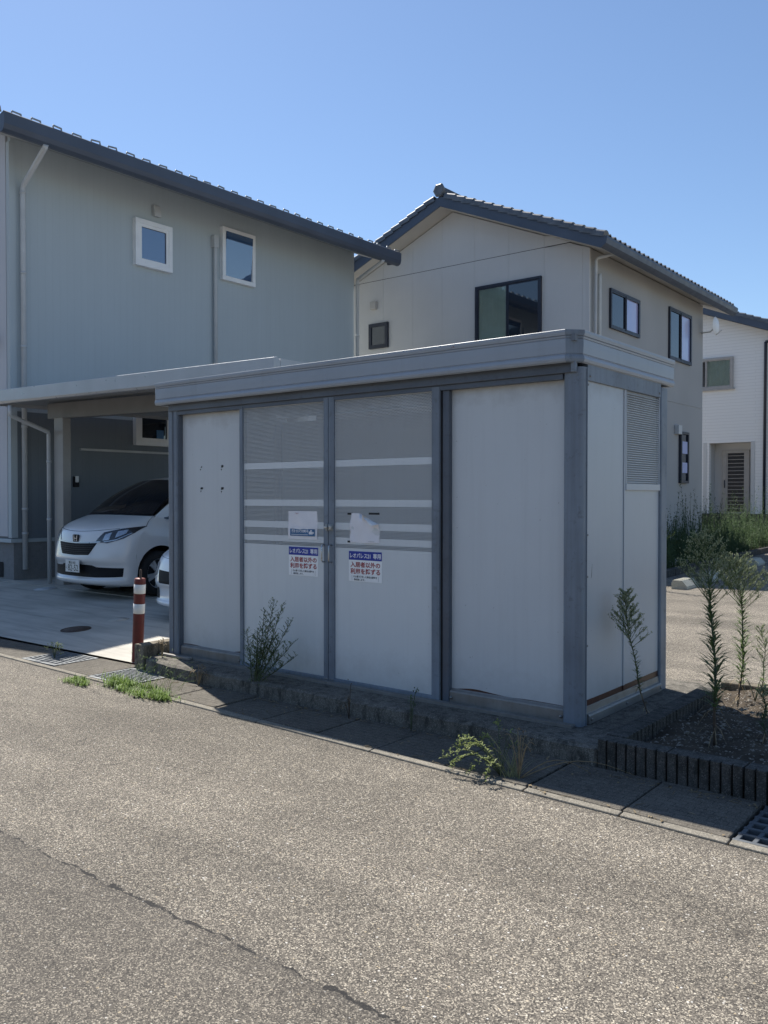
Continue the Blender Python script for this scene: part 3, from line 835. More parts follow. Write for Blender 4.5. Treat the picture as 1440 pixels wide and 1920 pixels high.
# residue on the left panel
rt_ = random.Random(4)
for (x, z, w, h) in ((-3.606, 1.812, .020, .016), (-3.330, 1.810, .030, .022), (-3.602, 1.622, .036, .018), (-3.330, 1.620, .036, .022)):
    poly = [(x-w/2, z-h/2), (x+w/2*.4, z-h/2), (x+w/2, z-h/4), (x+w/2, z+h/2), (x-w/2*.6, z+h/2)] if w > .025 else [(x-w/2, z-h/2), (x+w/2, z-h/2), (x+w/2, z+h/2)]
    MB().prism(poly, 'y', .0105, .0118).build('adhesive_mark', M['black'], shed)
    MB().prism([(x-.018, z-h/2-.012), (x-.002, z-h/2-.010), (x-.010, z-h/2-.026)], 'y', .0105, .0118).build('adhesive_mark', M['black'], shed)
MB().prism([(0.14, 1.03), (0.147, 1.05), (.155, 1.12), (.150, 1.09)], 'x', .0201, .0208).build('scratch', M['black'], shed)

# --- stickers and notices on the doors
def sticker(x0, x1, z0, z1, zb, label):
    r = empty('warning_sticker', ((x0+x1)/2, -.0315, z0))
    w = x1-x0; cx = 0.0
    boxo('backing', M['sign_white'], r, x0, x1, -.0320, -.0303, z0, z1)
    boxo('blue_header', M['sign_blue'], r, x0+.0005, x1-.0005, -.0326, -.03205, zb, z1-.0008)
    o = text_obj('lettering', 'レオパレス21', M['sign_white'], r, (-.048, -.0014, (zb+z1)/2-z0), w*.62, .036, .018)
    o = text_obj('lettering', '専用', M['sign_white'], r, (w*.355, -.0014, (zb+z1)/2-z0), w*.23, .040, .02)
    text_obj('lettering', '入居者以外の', M['sign_red'], r, (0, -.0012, zb-z0-.034), w*.90, .042, .03)
    text_obj('lettering', '利用を禁ずる', M['sign_red'], r, (0, -.0012, zb-z0-.084), w*.90, .044, .03)
    text_obj('lettering', 'その場で発見した場合は罰金を', M['sign_black'], r, (0, -.0012, zb-z0-.124), w*.72, .017, .02)
    text_obj('lettering', '徴収致します。', M['sign_black'], r, (-w*.17, -.0012, zb-z0-.146), w*.34, .016, .02)
    for sx in (-1, 1):
        MB().prism([(sx*w*.40, zb-z0-.155), (sx*w*.403, zb-z0-.155), (sx*w*.403, zb-z0-.115), (sx*w*.40, zb-z0-.115)], 'y', -.0014, -.0008).build('bracket', M['sign_black'], r, local=True)
    return tag(r, label, 'sticker', 'warning stickers on the shed doors')
sticker(-2.486, -2.168, .928, 1.154, 1.089, 'blue and white warning sticker with red lettering on the left door')
sticker(-1.854, -1.536, .918, 1.143, 1.077, 'blue and white warning sticker with red lettering below the torn notice')
# paper notice, left door
r = empty('paper_notice', (-2.333, -.033, 1.215))
pm = [[(-2.490+.314*i/8, -.0325-.0025*math.sin(i*.9+j), 1.215+.2205*j/6) for i in range(9)] for j in range(7)]
MB().grid(pm).build('sheet', M['paper'], r)
y_ = -.0365
boxo('blue_strip', M['strip_blue'], r, -2.466, -2.198, y_-.0006, y_, 1.240, 1.296)
w_ = MB()
w_.prism([(-2.467, 1.297), (-2.467, 1.306), (-2.197, 1.306), (-2.197, 1.301), (-2.25, 1.299), (-2.28, 1.293), (-2.31, 1.298), (-2.36, 1.291), (-2.42, 1.296)], 'y', y_-.0012, y_-.0008)
w_.build('torn_edge', M['paper'], r)
text_obj('lettering', '防犯カメラ作動中', M['paper'], r, (-.024, y_-.001+.033, 1.278-1.215), .178, .027, .03)
cm = MB()
cm.prism([(-2.262, 1.255), (-2.222, 1.255), (-2.222, 1.276), (-2.262, 1.276)], 'y', y_-.0014, y_-.0008); cm.prism([(-2.252, 1.277), (-2.24, 1.290), (-2.228, 1.287), (-2.232, 1.277)], 'y', y_-.0014, y_-.0008)
cm.prism([(-2.220, 1.258), (-2.209, 1.263), (-2.209, 1.271), (-2.220, 1.275)], 'y', y_-.0014, y_-.0008)
cm.build('camera_symbol', M['paper'], r)
ln = MB()
for i in range(22): ln.box(-2.452+i*.0082, -2.452+i*.0082+.0055, y_-.0012, y_-.0008, 1.2485, 1.2535)
ln.build('caption_marks', M['paper'], r)
pk = MB(); pk.box(-2.415, -2.37, y_-.0004, y_+.0002, 1.418, 1.422); pk.box(-2.402, -2.385, y_-.0004, y_+.0002, 1.412, 1.417); pk.build('faded_print', M['pink'], r)
tag(r, 'square faded paper notice with a blue strip on the left door', 'paper notice')
# torn notice, right door
r = empty('torn_notice', (-1.70, -.034, 1.205))
prof_ = [(-1.835, 1.206), (-1.80, 1.208), (-1.70, 1.204), (-1.62, 1.206), (-1.560, 1.211), (-1.558, 1.27), (-1.562, 1.345), (-1.60, 1.345), (-1.66, 1.388), (-1.70, 1.402), (-1.724, 1.402), (-1.728, 1.420), (-1.76, 1.427), (-1.828, 1.425),
         (-1.832, 1.39), (-1.842, 1.36), (-1.848, 1.322), (-1.838, 1.318), (-1.840, 1.27), (-1.846, 1.262), (-1.838, 1.24)]
bm = bmesh.new()
vv = [bm.verts.new((x+1.70, 0, z-1.205)) for x, z in prof_]
bm.faces.new(vv); bmesh.ops.triangulate(bm, faces=bm.faces)
bmesh.ops.subdivide_edges(bm, edges=bm.edges, cuts=3, use_grid_fill=True)
for v in bm.verts: v.co.y = -.004*math.sin(v.co.x*30+v.co.z*17) - .003*math.sin(v.co.z*55)
me = bpy.data.meshes.new('sheet'); bm.to_mesh(me); bm.free(); me.materials.append(M['paper'])
for p in me.polygons: p.use_smooth = True
o = bpy.data.objects.new('sheet', me); COL.objects.link(o); o.parent = r; o.location = (0, 0, 0)
cu = []
for i in range(9):
    t_ = i/8
    a = Vector((-1.700, -.040, 1.400)).lerp(Vector((-1.562, -.040, 1.347)), t_); b = Vector((-1.66, -.058, 1.380)).lerp(Vector((-1.625, -.062, 1.328)), min(1, t_*1.1)) 
    cu.append([a.lerp(b, s/5) + Vector((0, -.018*math.sin(s/5*3.0), 0)) for s in range(6)])
MB().grid(cu).build('curled_corner', M['white'], r)
sm2 = MB(); sm2.box(-1.66, -1.60, -.0405, -.0400, 1.2165, 1.2195); sm2.box(-1.825, -1.812, -.0405, -.040, 1.2165, 1.220); sm2.build('faded_print', M['pipe_grey'], r)
for (x0, x1, z0, z1) in ((-1.868, -1.815, 1.413, 1.428), (-1.661, -1.559, 1.416, 1.431), (-1.868, -1.840, 1.205, 1.219)):
    boxo('tape', M['black'], r, x0, x1, -.0318, -.0305, z0, z1)
tag(r, 'torn white paper notice with a curled corner and black tape on the right door', 'paper notice')

# ================================================================== HOUSES
def sub(name, parent, loc):
    e = empty(name, (0, 0, 0)); e.parent = parent; e.location = Vector(loc) - world_loc(parent); return e

def window_y(parent, x0, x1, z0, z1, y, fm, pane_mats, fw=.06, proud=.06, name='window', mull=True, label=None):
    """window in a wall facing -Y at plane y"""
    w = sub(name, parent, ((x0+x1)/2, y, z0))
    if label: w['label'] = label
    f = MB()
    f.box(x0, x1, y-proud, y+.01, z0, z0+fw); f.box(x0, x1, y-proud, y+.01, z1-fw, z1)
    f.box(x0, x0+fw, y-proud, y+.01, z0+fw, z1-fw); f.box(x1-fw, x1, y-proud, y+.01, z0+fw, z1-fw)
    f.build('frame', fm, w, bevel=.004)
    n = len(pane_mats); a, b = x0+fw, x1-fw
    for i, pm_ in enumerate(pane_mats):
        p0, p1 = a+(b-a)*i/n, a+(b-a)*(i+1)/n
        if n > 1:
            s_ = MB(); q = .035; yy = y-proud+.012 + (.012 if i % 2 else 0)
            s_.box(p0, p1, yy, yy+.02, z0+fw, z0+fw+q); s_.box(p0, p1, yy, yy+.02, z1-fw-q, z1-fw); s_.box(p0, p0+q, yy, yy+.02, z0+fw+q, z1-fw-q); s_.box(p1-q, p1, yy, yy+.02, z0+fw+q, z1-fw-q)
            s_.build('sash', fm, w)
        MB().box(p0+.002, p1-.002, y-proud+.026, y-proud+.030, z0+fw, z1-fw).build('pane', pm_, w)
    return w
def window_x(parent, y0, y1, z0, z1, x, fm, pane_mats, fw=.06, proud=.06, inner=.0, name='window', label=None, tilt=0.0):
    """window in a wall facing +X at plane x"""
    w = sub(name, parent, (x, (y0+y1)/2, z0))
    if label: w['label'] = label
    f = MB()
    f.box(x-.01, x+proud, y0, y1, z0, z0+fw); f.box(x-.01, x+proud, y0, y1, z1-fw, z1)
    f.box(x-.01, x+proud, y0, y0+fw, z0+fw, z1-fw); f.box(x-.01, x+proud, y1-fw, y1, z0+fw, z1-fw)
    f.build('frame', fm, w, bevel=.005)
    n = len(pane_mats); a, b = y0+fw, y1-fw
    if inner:
        s_ = MB(); q = inner; xx = x+proud-.028
        s_.box(xx, xx+.018, a, b, z0+fw, z0+fw+q); s_.box(xx, xx+.018, a, b, z1-fw-q, z1-fw); s_.box(xx, xx+.018, a, a+q, z0+fw+q, z1-fw-q); s_.box(xx, xx+.018, b-q, b, z0+fw+q, z1-fw-q)
        s_.build('sash', fm, w, bevel=.003)
    for i, pm_ in enumerate(pane_mats):
        p0, p1 = a+(b-a)*i/n, a+(b-a)*(i+1)/n
        if n > 1:
            s_ = MB(); q = .035; xx = x+proud-.032 + (.012 if i % 2 else 0)
            s_.box(xx, xx+.02, p0, p1, z0+fw, z0+fw+q); s_.box(xx, xx+.02, p0, p1, z1-fw-q, z1-fw); s_.box(xx, xx+.02, p0, p0+q, z0+fw+q, z1-fw-q); s_.box(xx, xx+.02, p1-q, p1, z0+fw+q, z1-fw-q)
            s_.build('sash', fm, w)
        pb_ = MB().box(x+proud-.042, x+proud-.038, p0+.002, p1-.002, z0+fw, z1-fw); pb_.v = [(q[0]+(tilt if q[2] > z0+fw+.01 else 0), q[1], q[2]) for q in pb_.v]; pb_.build('pane', pm_, w)
    return w

# ---------------- grey house on the left
h1 = empty('grey_house', (-14.5, 6.6, .15))
tag(h1, 'grey two-storey house with white-framed windows and snow guards behind the carport', 'house')
XW = -11.15
MB().prism([(XW, 2.95), (XW, 7.46), (-14.6, 8.60), (-18, 7.4), (-18, 2.95)], 'y', 2.335, 10.89).build('wall', M['siding_grey'], h1)
boxo('shade_toned_wall', M['siding_shade_tone'], h1, -18, XW, 2.335, 10.89, .862, 2.949)  # carport shade is put into this wall's colour
boxo('front_wall', M['siding_pale'], h1, -18, XW-.095, 2.300, 2.334, .90, 7.6)
boxo('corner_trim', M['siding_grey'], h1, XW-.09, XW+.012, 2.306, 2.42, .88, 7.3, .004)
boxo('foundation', M['found'], h1, -18, XW-.02, 2.36, 10.87, .0, .80)
boxo('base_trim', M['siding_grey'], h1, -18.0, XW+.025, 2.29, 10.9, .80, .862, .004)
boxo('foundation_vent', M['dark'], h1, -12.05, -11.50, 2.345, 2.352, .22, .47)
# roof
sl_ = math.tan(R(19))
XE = -10.17
def rz1(x): return 7.235 + (XE-x)*sl_
MB().prism([(XE, 7.235), (XE, 7.175), (-14.6, rz1(-14.6)-.06), (-14.6, rz1(-14.6))], 'y', 1.78, 11.30).build('roof', M['roof_metal'], h1)
MB().prism([(-14.6, rz1(-14.6)), (-14.6, rz1(-14.6)-.06), (-19, rz1(-14.6)-4.4*sl_-.06), (-19, rz1(-14.6)-4.4*sl_)], 'y', 1.78, 11.30).build('roof', M['roof_metal'], h1)
MB().prism([(XE-.03, 7.17), (XE-.03, 7.03), (XW-.05, 7.05+.98*sl_), (XW-.05, 7.17+1.0*sl_)], 'y', 1.80, 11.27).build('soffit', M['soffit_grey'], h1)
# gutter along the eaves
gp = [(XE-.02, 7.245), (XE+.10, 7.275), (XE+.115, 7.26), (XE+.11, 7.09), (XE+.085, 7.02), (XE+.03, 6.985), (XE-.02, 6.985)]
MB().prism(gp, 'y', 1.66, 11.32).build('eaves_gutter', M['trim_dark'], h1)
MB().prism([(XE-.30, 7.30), (XE+.02, 7.20), (XE+.02, 7.03), (XE-.30, 7.06)], 'y', 11.30, 11.34).build('barge_board', M['trim_dark'], h1)
# snow guards
sg_me = MB().tube([(0, -.080, -.03), (0, -.072, .040), (0, .072, .040), (0, .080, -.03)], .016, 6).mesh('snow_guard'); sg_me.materials.append(M['galv'])
for i in range(30):
    y = 1.545 + i*.3345
    if y > 11.25: break
    o = bpy.data.objects.new('snow_guard', sg_me); COL.objects.link(o); o.parent = h1; o.location = Vector((XE+.05+rs.uniform(-.012, .012), y+rs.uniform(-.02, .02), 7.285+rs.uniform(-.006, .006))) - world_loc(h1); o.rotation_euler = (rs.uniform(-.05, .05), 0, rs.uniform(-.12, .12))
# windows and fittings
window_x(h1, 4.662, 5.49, 5.795, 6.655, XW, M['win_white'], [M['glass_sky_tint']], .085, .10, .055, label='small square white-framed window')
window_x(h1, 6.733, 7.627, 5.93, 6.995, XW, M['win_white'], [M['glass_sky_tint']], .085, .09, .0, label='tall white-framed window reflecting the sky, its blue partly tinted in', tilt=.055)
wc = window_x(h1, 4.65, 5.49, 2.50, 3.40, XW, M['win_white'], [M['glass']], .09, .10, .05, label='white-framed window under the carport')
MB().box(XW+.075, XW+.079, 5.12, 5.28, 2.64, 2.80).build('paper_in_window', M['strip_blue'], wc)
MB().prism([(XW+.005, 6.80), (XW+.09, 6.78), (XW+.09, 6.86), (XW+.06, 6.99), (XW+.005, 7.0)], 'y', 5.09, 5.24).build('vent_hood', M['pipe_grey'], h1, bevel=.01)
def downpipe(parent, path, r, mat, name='downpipe', joints_=()):
    p = MB().tube(path, r, 10).build(name, mat, parent)
    for z in joints_:
        q = path[-1]; MB().lathe([(r, -.02), (r*1.16, -.02), (r*1.16, .02), (r, .02)], 12, 'z', (q[0], q[1], z)).build('pipe_bracket', mat, p)
    return p
downpipe(h1, [(XE+.05, 2.36, 7.0), (XE+.0, 2.37, 6.96), (XW+.11, 2.50, 6.62), (XW+.085, 2.50, 6.55), (XW+.085, 2.50, .36)], .043, M['pipe_grey'], joints_=(6.5, 5.2, 4.0, 2.7, 1.35, .95))
downpipe(h1, [(XE+.05, 10.72, 7.0), (XE+.0, 10.73, 6.97), (XW+.10, 10.90, 6.72), (XW+.07, 10.93, 6.66), (XW+.07, 10.93, .4)], .043, M['pipe_white'], joints_=(6.6, 5.4))
downpipe(h1, [(XW+.06, 6.56, 6.70), (XW+.065, 6.56, 6.5), (XW+.065, 6.56, 3.2)], .038, M['pipe_grey'], 'refrigerant_duct')
boxo('duct_cap', M['pipe_grey'], h1, XW, XW+.11, 6.50, 6.62, 6.52, 6.76, .012)
MB().box(XW, XW+.05, 3.55, 10.8, 2.355, 2.395).build('ledge_trim', M['pipe_grey'], h1, bevel=.004)
wl_ = MB().box(XW, XW+.05, 3.42, 3.52, 1.72, 1.90).build('wall_lamp', M['dark'], h1, bevel=.008)
MB().box(XW+.01, XW+.07, 3.44, 3.50, 1.80, 1.91).build('lamp_glass', M['win_white'], wl_, bevel=.01)
MB().lathe([(0.001, -.10), (.10, -.10), (.12, -.04), (.12, 0)], 16, 'y', (-11.62, 2.30, 4.12)).build('outdoor_lamp', M['dark'], h1)

# ---------------- beige house behind
h2 = empty('beige_house', (-9.6, 16.5, .5))
tag(h2, 'beige two-storey house with a grey tiled gable roof behind the shed', 'house')
YG, XR, XL, PX = 12.764, -5.988, -13.20, -9.585
EX, YV, YB = .52, .55, 20.14
k2 = .417
def ez(x): return 8.50 - abs(x-PX)*k2     # underside of the verge board
core = [(XL, .4), (XR-.02, .4), (XR-.02, ez(XR)+.0), (PX, 8.50), (XL, ez(XL))]
MB().prism(core, 'y', YG+.02, YB).build('wall', M['siding_beige'], h2)
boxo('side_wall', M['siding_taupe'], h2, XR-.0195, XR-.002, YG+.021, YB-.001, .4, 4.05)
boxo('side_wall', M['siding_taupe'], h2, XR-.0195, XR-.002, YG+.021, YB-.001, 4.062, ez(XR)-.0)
xj = [XL, -12.70, -11.75, -10.80, -9.90, -8.95, -8.01, -7.09, -6.15, XR-.012]
g_ = .0018
MB().box(XL+.05, XR-.05, YG+.004, YG+.018, 7.1955, 7.2065).build('joint_strip', M['dark'], h2)
for a, b in zip(xj[:-1], xj[1:]):
    for z0, z1 in ((.4, 4.05), (4.06, 7.195), (7.207, None)):
        if z1 is None:
            A_, B_ = max(z0+.001, ez(a+g_)), max(z0+.001, ez(b-g_))
            poly = [(a+g_, z0), (b-g_, z0), (b-g_, B_)] + ([(PX, 8.5)] if a < PX < b else []) + [(a+g_, A_)]
            if max(A_, B_) < z0+.05: continue
        else: poly = [(a+g_, z0), (b-g_, z0), (b-g_, min(z1, ez(b-g_))), (a+g_, min(z1, ez(a+g_)))]
        MB().prism(poly, 'y', YG+.002, YG+.0195).build('siding_panel', M['siding_beige'], h2)
boxo('corner_trim', M['siding_beige'], h2, XR-.03, XR+.012, YG-.008, YG+.04, .4, ez(XR), .004)
# roof: verge boards, soffit, gutter, tiles
RY0, RY1 = YG-YV, YB+1.0
RXR, RXL = XR+EX, XL-EX
for sgn, xe in ((1, RXR), (-1, RXL)):
    zt, ze = 8.50, 8.50-abs(xe-PX)*k2
    MB().prism([(PX, zt+.24), (PX, zt), (xe, ze), (xe, ze+.24)], 'y', RY0, RY0+.035).build('verge_board', M['trim_dark'], h2)
    MB().prism([(PX, zt+.06), (PX, zt+.02), (xe, ze+.02), (xe, ze+.06)], 'y', RY0+.036, RY1).build('soffit', M['soffit'], h2)
    MB().prism([(PX, zt+.25), (PX, zt+.10), (xe, ze+.10), (xe, ze+.25)], 'y', RY0+.04, RY1).build('roof_deck', M['trim_dark'], h2)
    s_ = sgn
    zg = ze+.10
    MB().prism([(xe, zg+.12), (xe+s_*.03, zg+.13), (xe+s_*.14, zg+.13), (xe+s_*.145, zg+.08), (xe+s_*.12, zg-.02), (xe+s_*.07, zg-.06), (xe, zg-.10)], 'y', RY0-.01, RY1+.01).build('eaves_gutter', M['trim_dark'], h2)
# one curved tile
def tile_mesh(nm, w=.27, l=.30):
    P = []
    for j, (v, lift) in enumerate(((-.02, .028), (l*.5, .012), (l+.02, 0.0))):
        P.append([(v, u*w - w/2, lift + .062*math.cos((u*2-.55)*math.pi)*.5 + .040) for u in [q/8 for q in range(9)]])
    m = MB().grid(P)
    Q = [[(p[0], p[1], p[2]-.022) for p in P[0]], [p for p in P[0]]]
    m.grid(Q, False)
    for e in (0, 8): m.grid([[(r_[e][0], r_[e][1], r_[e][2]-.022) for r_ in P], [r_[e] for r_ in P]], False)
    me = m.mesh(nm); me.materials.append(M['tile']); return me
def verge_mesh(l=.28):
    m = MB()
    P = []
    for v, lift in ((-.015, .055), (l+.01, .02)):
        P.append([(v, .0, -.07+lift), (v, -.006, .02+lift), (v, .02, .060+lift), (v, .08, .075+lift), (v, .16, .060+lift), (v, .22, .03+lift)])
    m.grid(P, True); m.add(P[0] + [(-.015, .2, -.0), (-.015, .05, -.02)], [list(range(8))])
    me = m.mesh('verge_tile'); me.materials.append(M['tile']); return me
tm_, vm_ = tile_mesh('roof_tile'), verge_mesh()
ang = math.atan(k2); sl_len = abs(RXR-PX)/math.cos(ang)
ncourse = int((sl_len+.08)/.272)
stuff = MB()
cols = int((RY1-RY0-.2)/.262)
rt2 = random.Random(9)
for sgn in (1, -1):
    xe = RXR if sgn > 0 else RXL
    ze = 8.50-abs(xe-PX)*k2+.255
    # local frame: +u up the slope from the eaves
    ux = Vector((-sgn*math.cos(ang), 0, math.sin(ang)))
    rot = Matrix(((ux.x, 0, math.sin(ang)*sgn), (0, 1, 0), (ux.z, 0, math.cos(ang))))
    o0 = Vector((xe+sgn*.05, 0, ze-.02))
    for c in range(ncourse):
        b = o0 + ux*(c*.272)
        o = bpy.data.objects.new('verge_tile', vm_); COL.objects.link(o); o.parent = h2
        o.matrix_local = Matrix.Translation(Vector((b.x, RY0-.03, b.z+.005)) - world_loc(h2)) @ rot.to_4x4()
        for q in range(cols):
            y = RY0+.32+q*.262
            if c == 0 and sgn > 0:
                o = bpy.data.objects.new('eave_tile', tm_); COL.objects.link(o); o.parent = h2
                o.matrix_local = Matrix.Translation(Vector((b.x, y, b.z+rt2.uniform(-.003, .003))) - world_loc(h2)) @ rot.to_4x4()
            else:
                bb = len(stuff.v)
                for v in tm_.vertices:
                    p = rot @ v.co + Vector((b.x, y, b.z)); stuff.v.append(tuple(p))
                for pl in list(tm_.polygons)[:16]: stuff.f.append([bb+i for i in pl.vertices]); stuff.sm.append(True)
so = stuff.build('roof_tiles', M['tile'], h2, recalc=False); so['kind'] = 'stuff'
MB().tube([(PX, RY0-.02, 8.86), (PX, RY1, 8.86)], .125, 12).build('ridge_cap', M['tile'], h2)
MB().lathe([(.001, -.02), (.13, -.02), (.165, .0), (.165, .05), (.12, .06)], 6, 'y', (PX, RY0-.05, 8.875), smooth=False).build('ridge_end_tile', M['tile'], h2)
# windows
bw = window_y(h2, -8.905, -7.143, 4.60, 6.565, YG, M['win_dark'], [M['clear'], M['glass']], .055, .06, label='large dark-framed sliding window with a pale curtain behind one pane')
cw = MB(); 
cw.grid([[(-8.80+.80*i/60, YG-.016+.006*math.sin(i*.9)+.004*math.sin(i*2.3), z) for i in range(61)] for z in (4.68, 6.49)]); cw.build('curtain', M['curtain'], bw)
window_y(h2, -12.20, -11.572, 5.43, 6.08, YG, M['win_dark'], [M['glass']], .09, .07, label='small square dark-framed window')
window_x(h2, 13.80, 15.49, 5.405, 6.315, XR, M['win_dark'], [M['glass'], M['frost_sky_tint']], .05, .055, label='wide dark-framed window with one bright pane')
window_x(h2, 17.46, 19.10, 5.16, 6.52, XR, M['win_dark'], [M['glass'], M['frost_sky_tint']], .055, .055, label='tall dark-framed window with one bright pane')
w3 = window_x(h2, 18.27, 18.87, 1.92, 3.31, XR, M['win_dark'], [M['glass']], .07, .08, label='narrow ground-floor window')
MB().box(XR+.06, XR+.064, 18.38, 18.76, 2.72, 3.05).build('blind', M['frost_sky_tint'], w3); MB().box(XR+.06, XR+.064, 18.38, 18.76, 2.20, 2.48).build('blind', M['frost_sky_tint'], w3)
boxo('vent_hood', M['soffit'], h2, -12.14, -11.95, YG-.09, YG, 6.45, 6.66, .01)
boxo('vent_hood', M['pipe_grey'], h2, XR, XR+.12, 17.95, 18.20, 3.22, 3.46, .01)
downpipe(h2, [(RXR+.07, 13.25, 6.93), (RXR+.02, 13.2, 6.90), (XR+.10, 12.98, 6.80), (XR+.07, 12.95, 6.74), (XR+.07, 12.95, .6)], .035, M['pipe_grey'])
downpipe(h2, [(XR+.06, 13.16, 6.50), (XR+.06, 13.16, 6.4), (XR+.06, 13.16, .6)], .045, M['pipe_white'], 'refrigerant_duct')
dsh = sub('satellite_dish', h2, (XR+.25, 20.0, 6.3))
MB().lathe([(.001, .05), (.12, .04), (.22, .01), (.26, -.02)], 20, 'x', (XR+.42, 20.0, 6.35)).build('dish', M['win_white'], dsh)
MB().tube([(XR, 20.0, 6.2), (XR+.25, 20.0, 6.2), (XR+.40, 20.0, 6.33)], .02, 8).tube([(XR+.42, 20.0, 6.10), (XR+.6, 19.9, 6.2)], .012, 6).build('dish_arm', M['pipe_white'], dsh)

# ---------------- white house at the right edge
h3 = empty('white_house', (-7.5, 32, .5))
tag(h3, 'white brick-clad house with a slatted front door at the far right', 'house')
Y3 = 28.448
def r3(x): return 8.40 - (x+8.57)*.385
wm = MB()
for poly in ([(-13.5, .6), (-8.504, .6), (-8.504, 3.58), (-13.5, 3.58)], [(-6.998, .6), (-1.5, .6), (-1.5, 3.58), (-6.998, 3.58)],
             [(-13.5, 3.581), (-1.5, 3.581), (-1.5, r3(-1.5)), (-10.2, r3(-10.2)), (-13.5, r3(-10.2)-3.3*.385)]):
    wm.prism(poly, 'y', Y3, Y3+.2)
wm.build('wall', M['siding_white'], h3)
D3 = .55
MB().prism([(-13.4, .6), (-1.6, .6), (-1.6, r3(-1.5)), (-10.2, r3(-10.2)-.02), (-13.4, r3(-10.2)-3.3*.385)], 'y', Y3+D3+.1, Y3+8).build('rear_wall', M['siding_beige'], h3)
pr_ = MB()
pr_.box(-8.62, -8.504, Y3+.20, Y3+D3+.09, .6, 3.6); pr_.box(-6.998, -6.90, Y3+.20, Y3+D3+.09, .6, 3.6); pr_.box(-8.504, -6.998, Y3+.201, Y3+D3+.09, 3.581, 3.68)
pr_.build('porch', M['siding_beige'], h3)
pt = MB(); pt.box(-8.72, -8.60, Y3-.02, Y3-.001, .6, 3.60); pt.box(-6.99, -6.86, Y3-.02, Y3-.001, .6, 3.60)
pt.build('porch_trim', M['siding_beige'], h3)
dr = sub('door', h3, (-7.68, Y3+D3+.08, 1.0))
x_ = -.17; yd = Y3+D3
MB().box(-8.02+x_, -7.88+x_, yd, yd+.09, 1.0, 3.32).box(-7.18+x_, -7.04+x_, yd, yd+.09, 1.0, 3.32).box(-7.88+x_, -7.18+x_, yd, yd+.09, 3.21, 3.32).build('frame', M['win_alu'], dr)
MB().box(-7.88+x_, -7.18+x_, yd+.05, yd+.07, 1.0, 3.21).build('pane', M['door_glass'], dr)
MB().box(-7.88+x_, -7.83+x_, yd+.02, yd+.049, 1.0, 3.21).box(-7.23+x_, -7.18+x_, yd+.02, yd+.049, 1.0, 3.21).build('stile', M['win_alu'], dr)
slm = MB().box(-.30, .30, 0, .012, -.010, .010).mesh('slat'); slm.materials.append(M['win_alu'])
for i in range(15):
    o = bpy.data.objects.new('slat', slm); COL.objects.link(o); o.parent = dr; o.location = Vector((-7.53+x_, yd+.025, 1.12+i*.142)) - world_loc(dr)
MB().tube([(-7.93+x_, yd-.04, 1.9), (-7.93+x_, yd-.04, 2.2)], .015, 8).build('handle', M['win_dark'], dr)
window_y(h3, -9.6, -7.64, 5.60, 6.77, Y3, M['win_alu'], [M['glass'], M['clear'], ], .08, .08, label='aluminium sliding window with net curtain')
cw = MB(); cw.grid([[(-8.60+.95*i/40, Y3-.012+.010*math.sin(i*1.1), z) for i in range(41)] for z in (5.69, 6.68)]); cw.build('net_curtain', M['curtain'], h3)
MB().box(-9.66, -7.58, Y3-.10, Y3-.002, 5.55, 5.598).build('window_sill', M['win_alu'], h3)
pr2 = lambda y0, y1, dz0, dz1: MB().prism([(-10.2, r3(-10.2)+dz1), (-10.2, r3(-10.2)+dz0), (-1.0, r3(-1.0)+dz0), (-1.0, r3(-1.0)+dz1)], 'y', y0, y1)
pr2(Y3-.52, Y3-.47, -.02, .25).build('verge_board', M['trim_dark'], h3)
pr2(Y3-.468, Y3+8.5, .02, .20).build('roof', M['trim_dark'], h3)
MB().prism([(-10.2, r3(-10.2)+.2), (-10.2, r3(-10.2)+.02), (-15, r3(-10.2)-1.9), (-15, r3(-10.2)-1.7)], 'y', Y3-.46, Y3+8.5).build('roof', M['trim_dark'], h3)
a3 = math.atan(.385); ux = Vector((-math.cos(a3), 0, math.sin(a3))); rot = Matrix(((ux.x, 0, math.sin(a3)), (0, 1, 0), (ux.z, 0, math.cos(a3))))
for c in range(27):
    b = Vector((-1.8, 0, r3(-1.8)+.26)) + ux*(c*.272)
    if b.x < -9.4: break
    o = bpy.data.objects.new('verge_tile', vm_); COL.objects.link(o); o.parent = h3
    o.matrix_local = Matrix.Translation(Vector((b.x, Y3-.55, b.z)) - world_loc(h3)) @ rot.to_4x4()
pr2(Y3-.30, Y3+8.5, .26, .31).build('tile_field', M['tile'], h3)
downpipe(h3, [(-6.50, Y3-.04, 7.18), (-6.50, Y3-.04, 7.1), (-6.52, Y3-.04, .7)], .05, M['win_dark'])
MB().tube([(-6.50, Y3-.04, 7.18), (-5.9, Y3-.04, 7.22)], .05, 8).build('downpipe_branch', M['win_dark'], h3)
struct(MB().box(-14, 4, 27.2, 36, -.05, .93).build('raised_plot', M['block']))

# ================================================================== CARPORT
cp = empty('carport', (-7.3, 4, .18))
tag(cp, 'grey aluminium carport with a flat roof beside the grey house', 'carport')
YC = 1.60
def ctop(x): return 3.046 + (-4.316-x)*.0160
cf = [(0, 0), (0, -.17), (.02, -.20), (.05, -.205), (.10, -.19), (.10, -.03), (.05, .012)]
xA, xB = -11.0, -4.33
def carport_bar(name, prof, x0, x1, mat):
    m = MB(); n = len(prof)
    m.add([(x0, YC+p[0], ctop(x0)+p[1]) for p in prof] + [(x1, YC+p[0], ctop(x1)+p[1]) for p in prof],
          [list(range(n))[::-1], [n+i for i in range(n)]] + [[i, (i+1) % n, n+(i+1) % n, n+i] for i in range(n)])
    return m.build(name, mat, cp, bevel=.004)
carport_bar('front_gutter', cf, xA, xB, M['carport'])
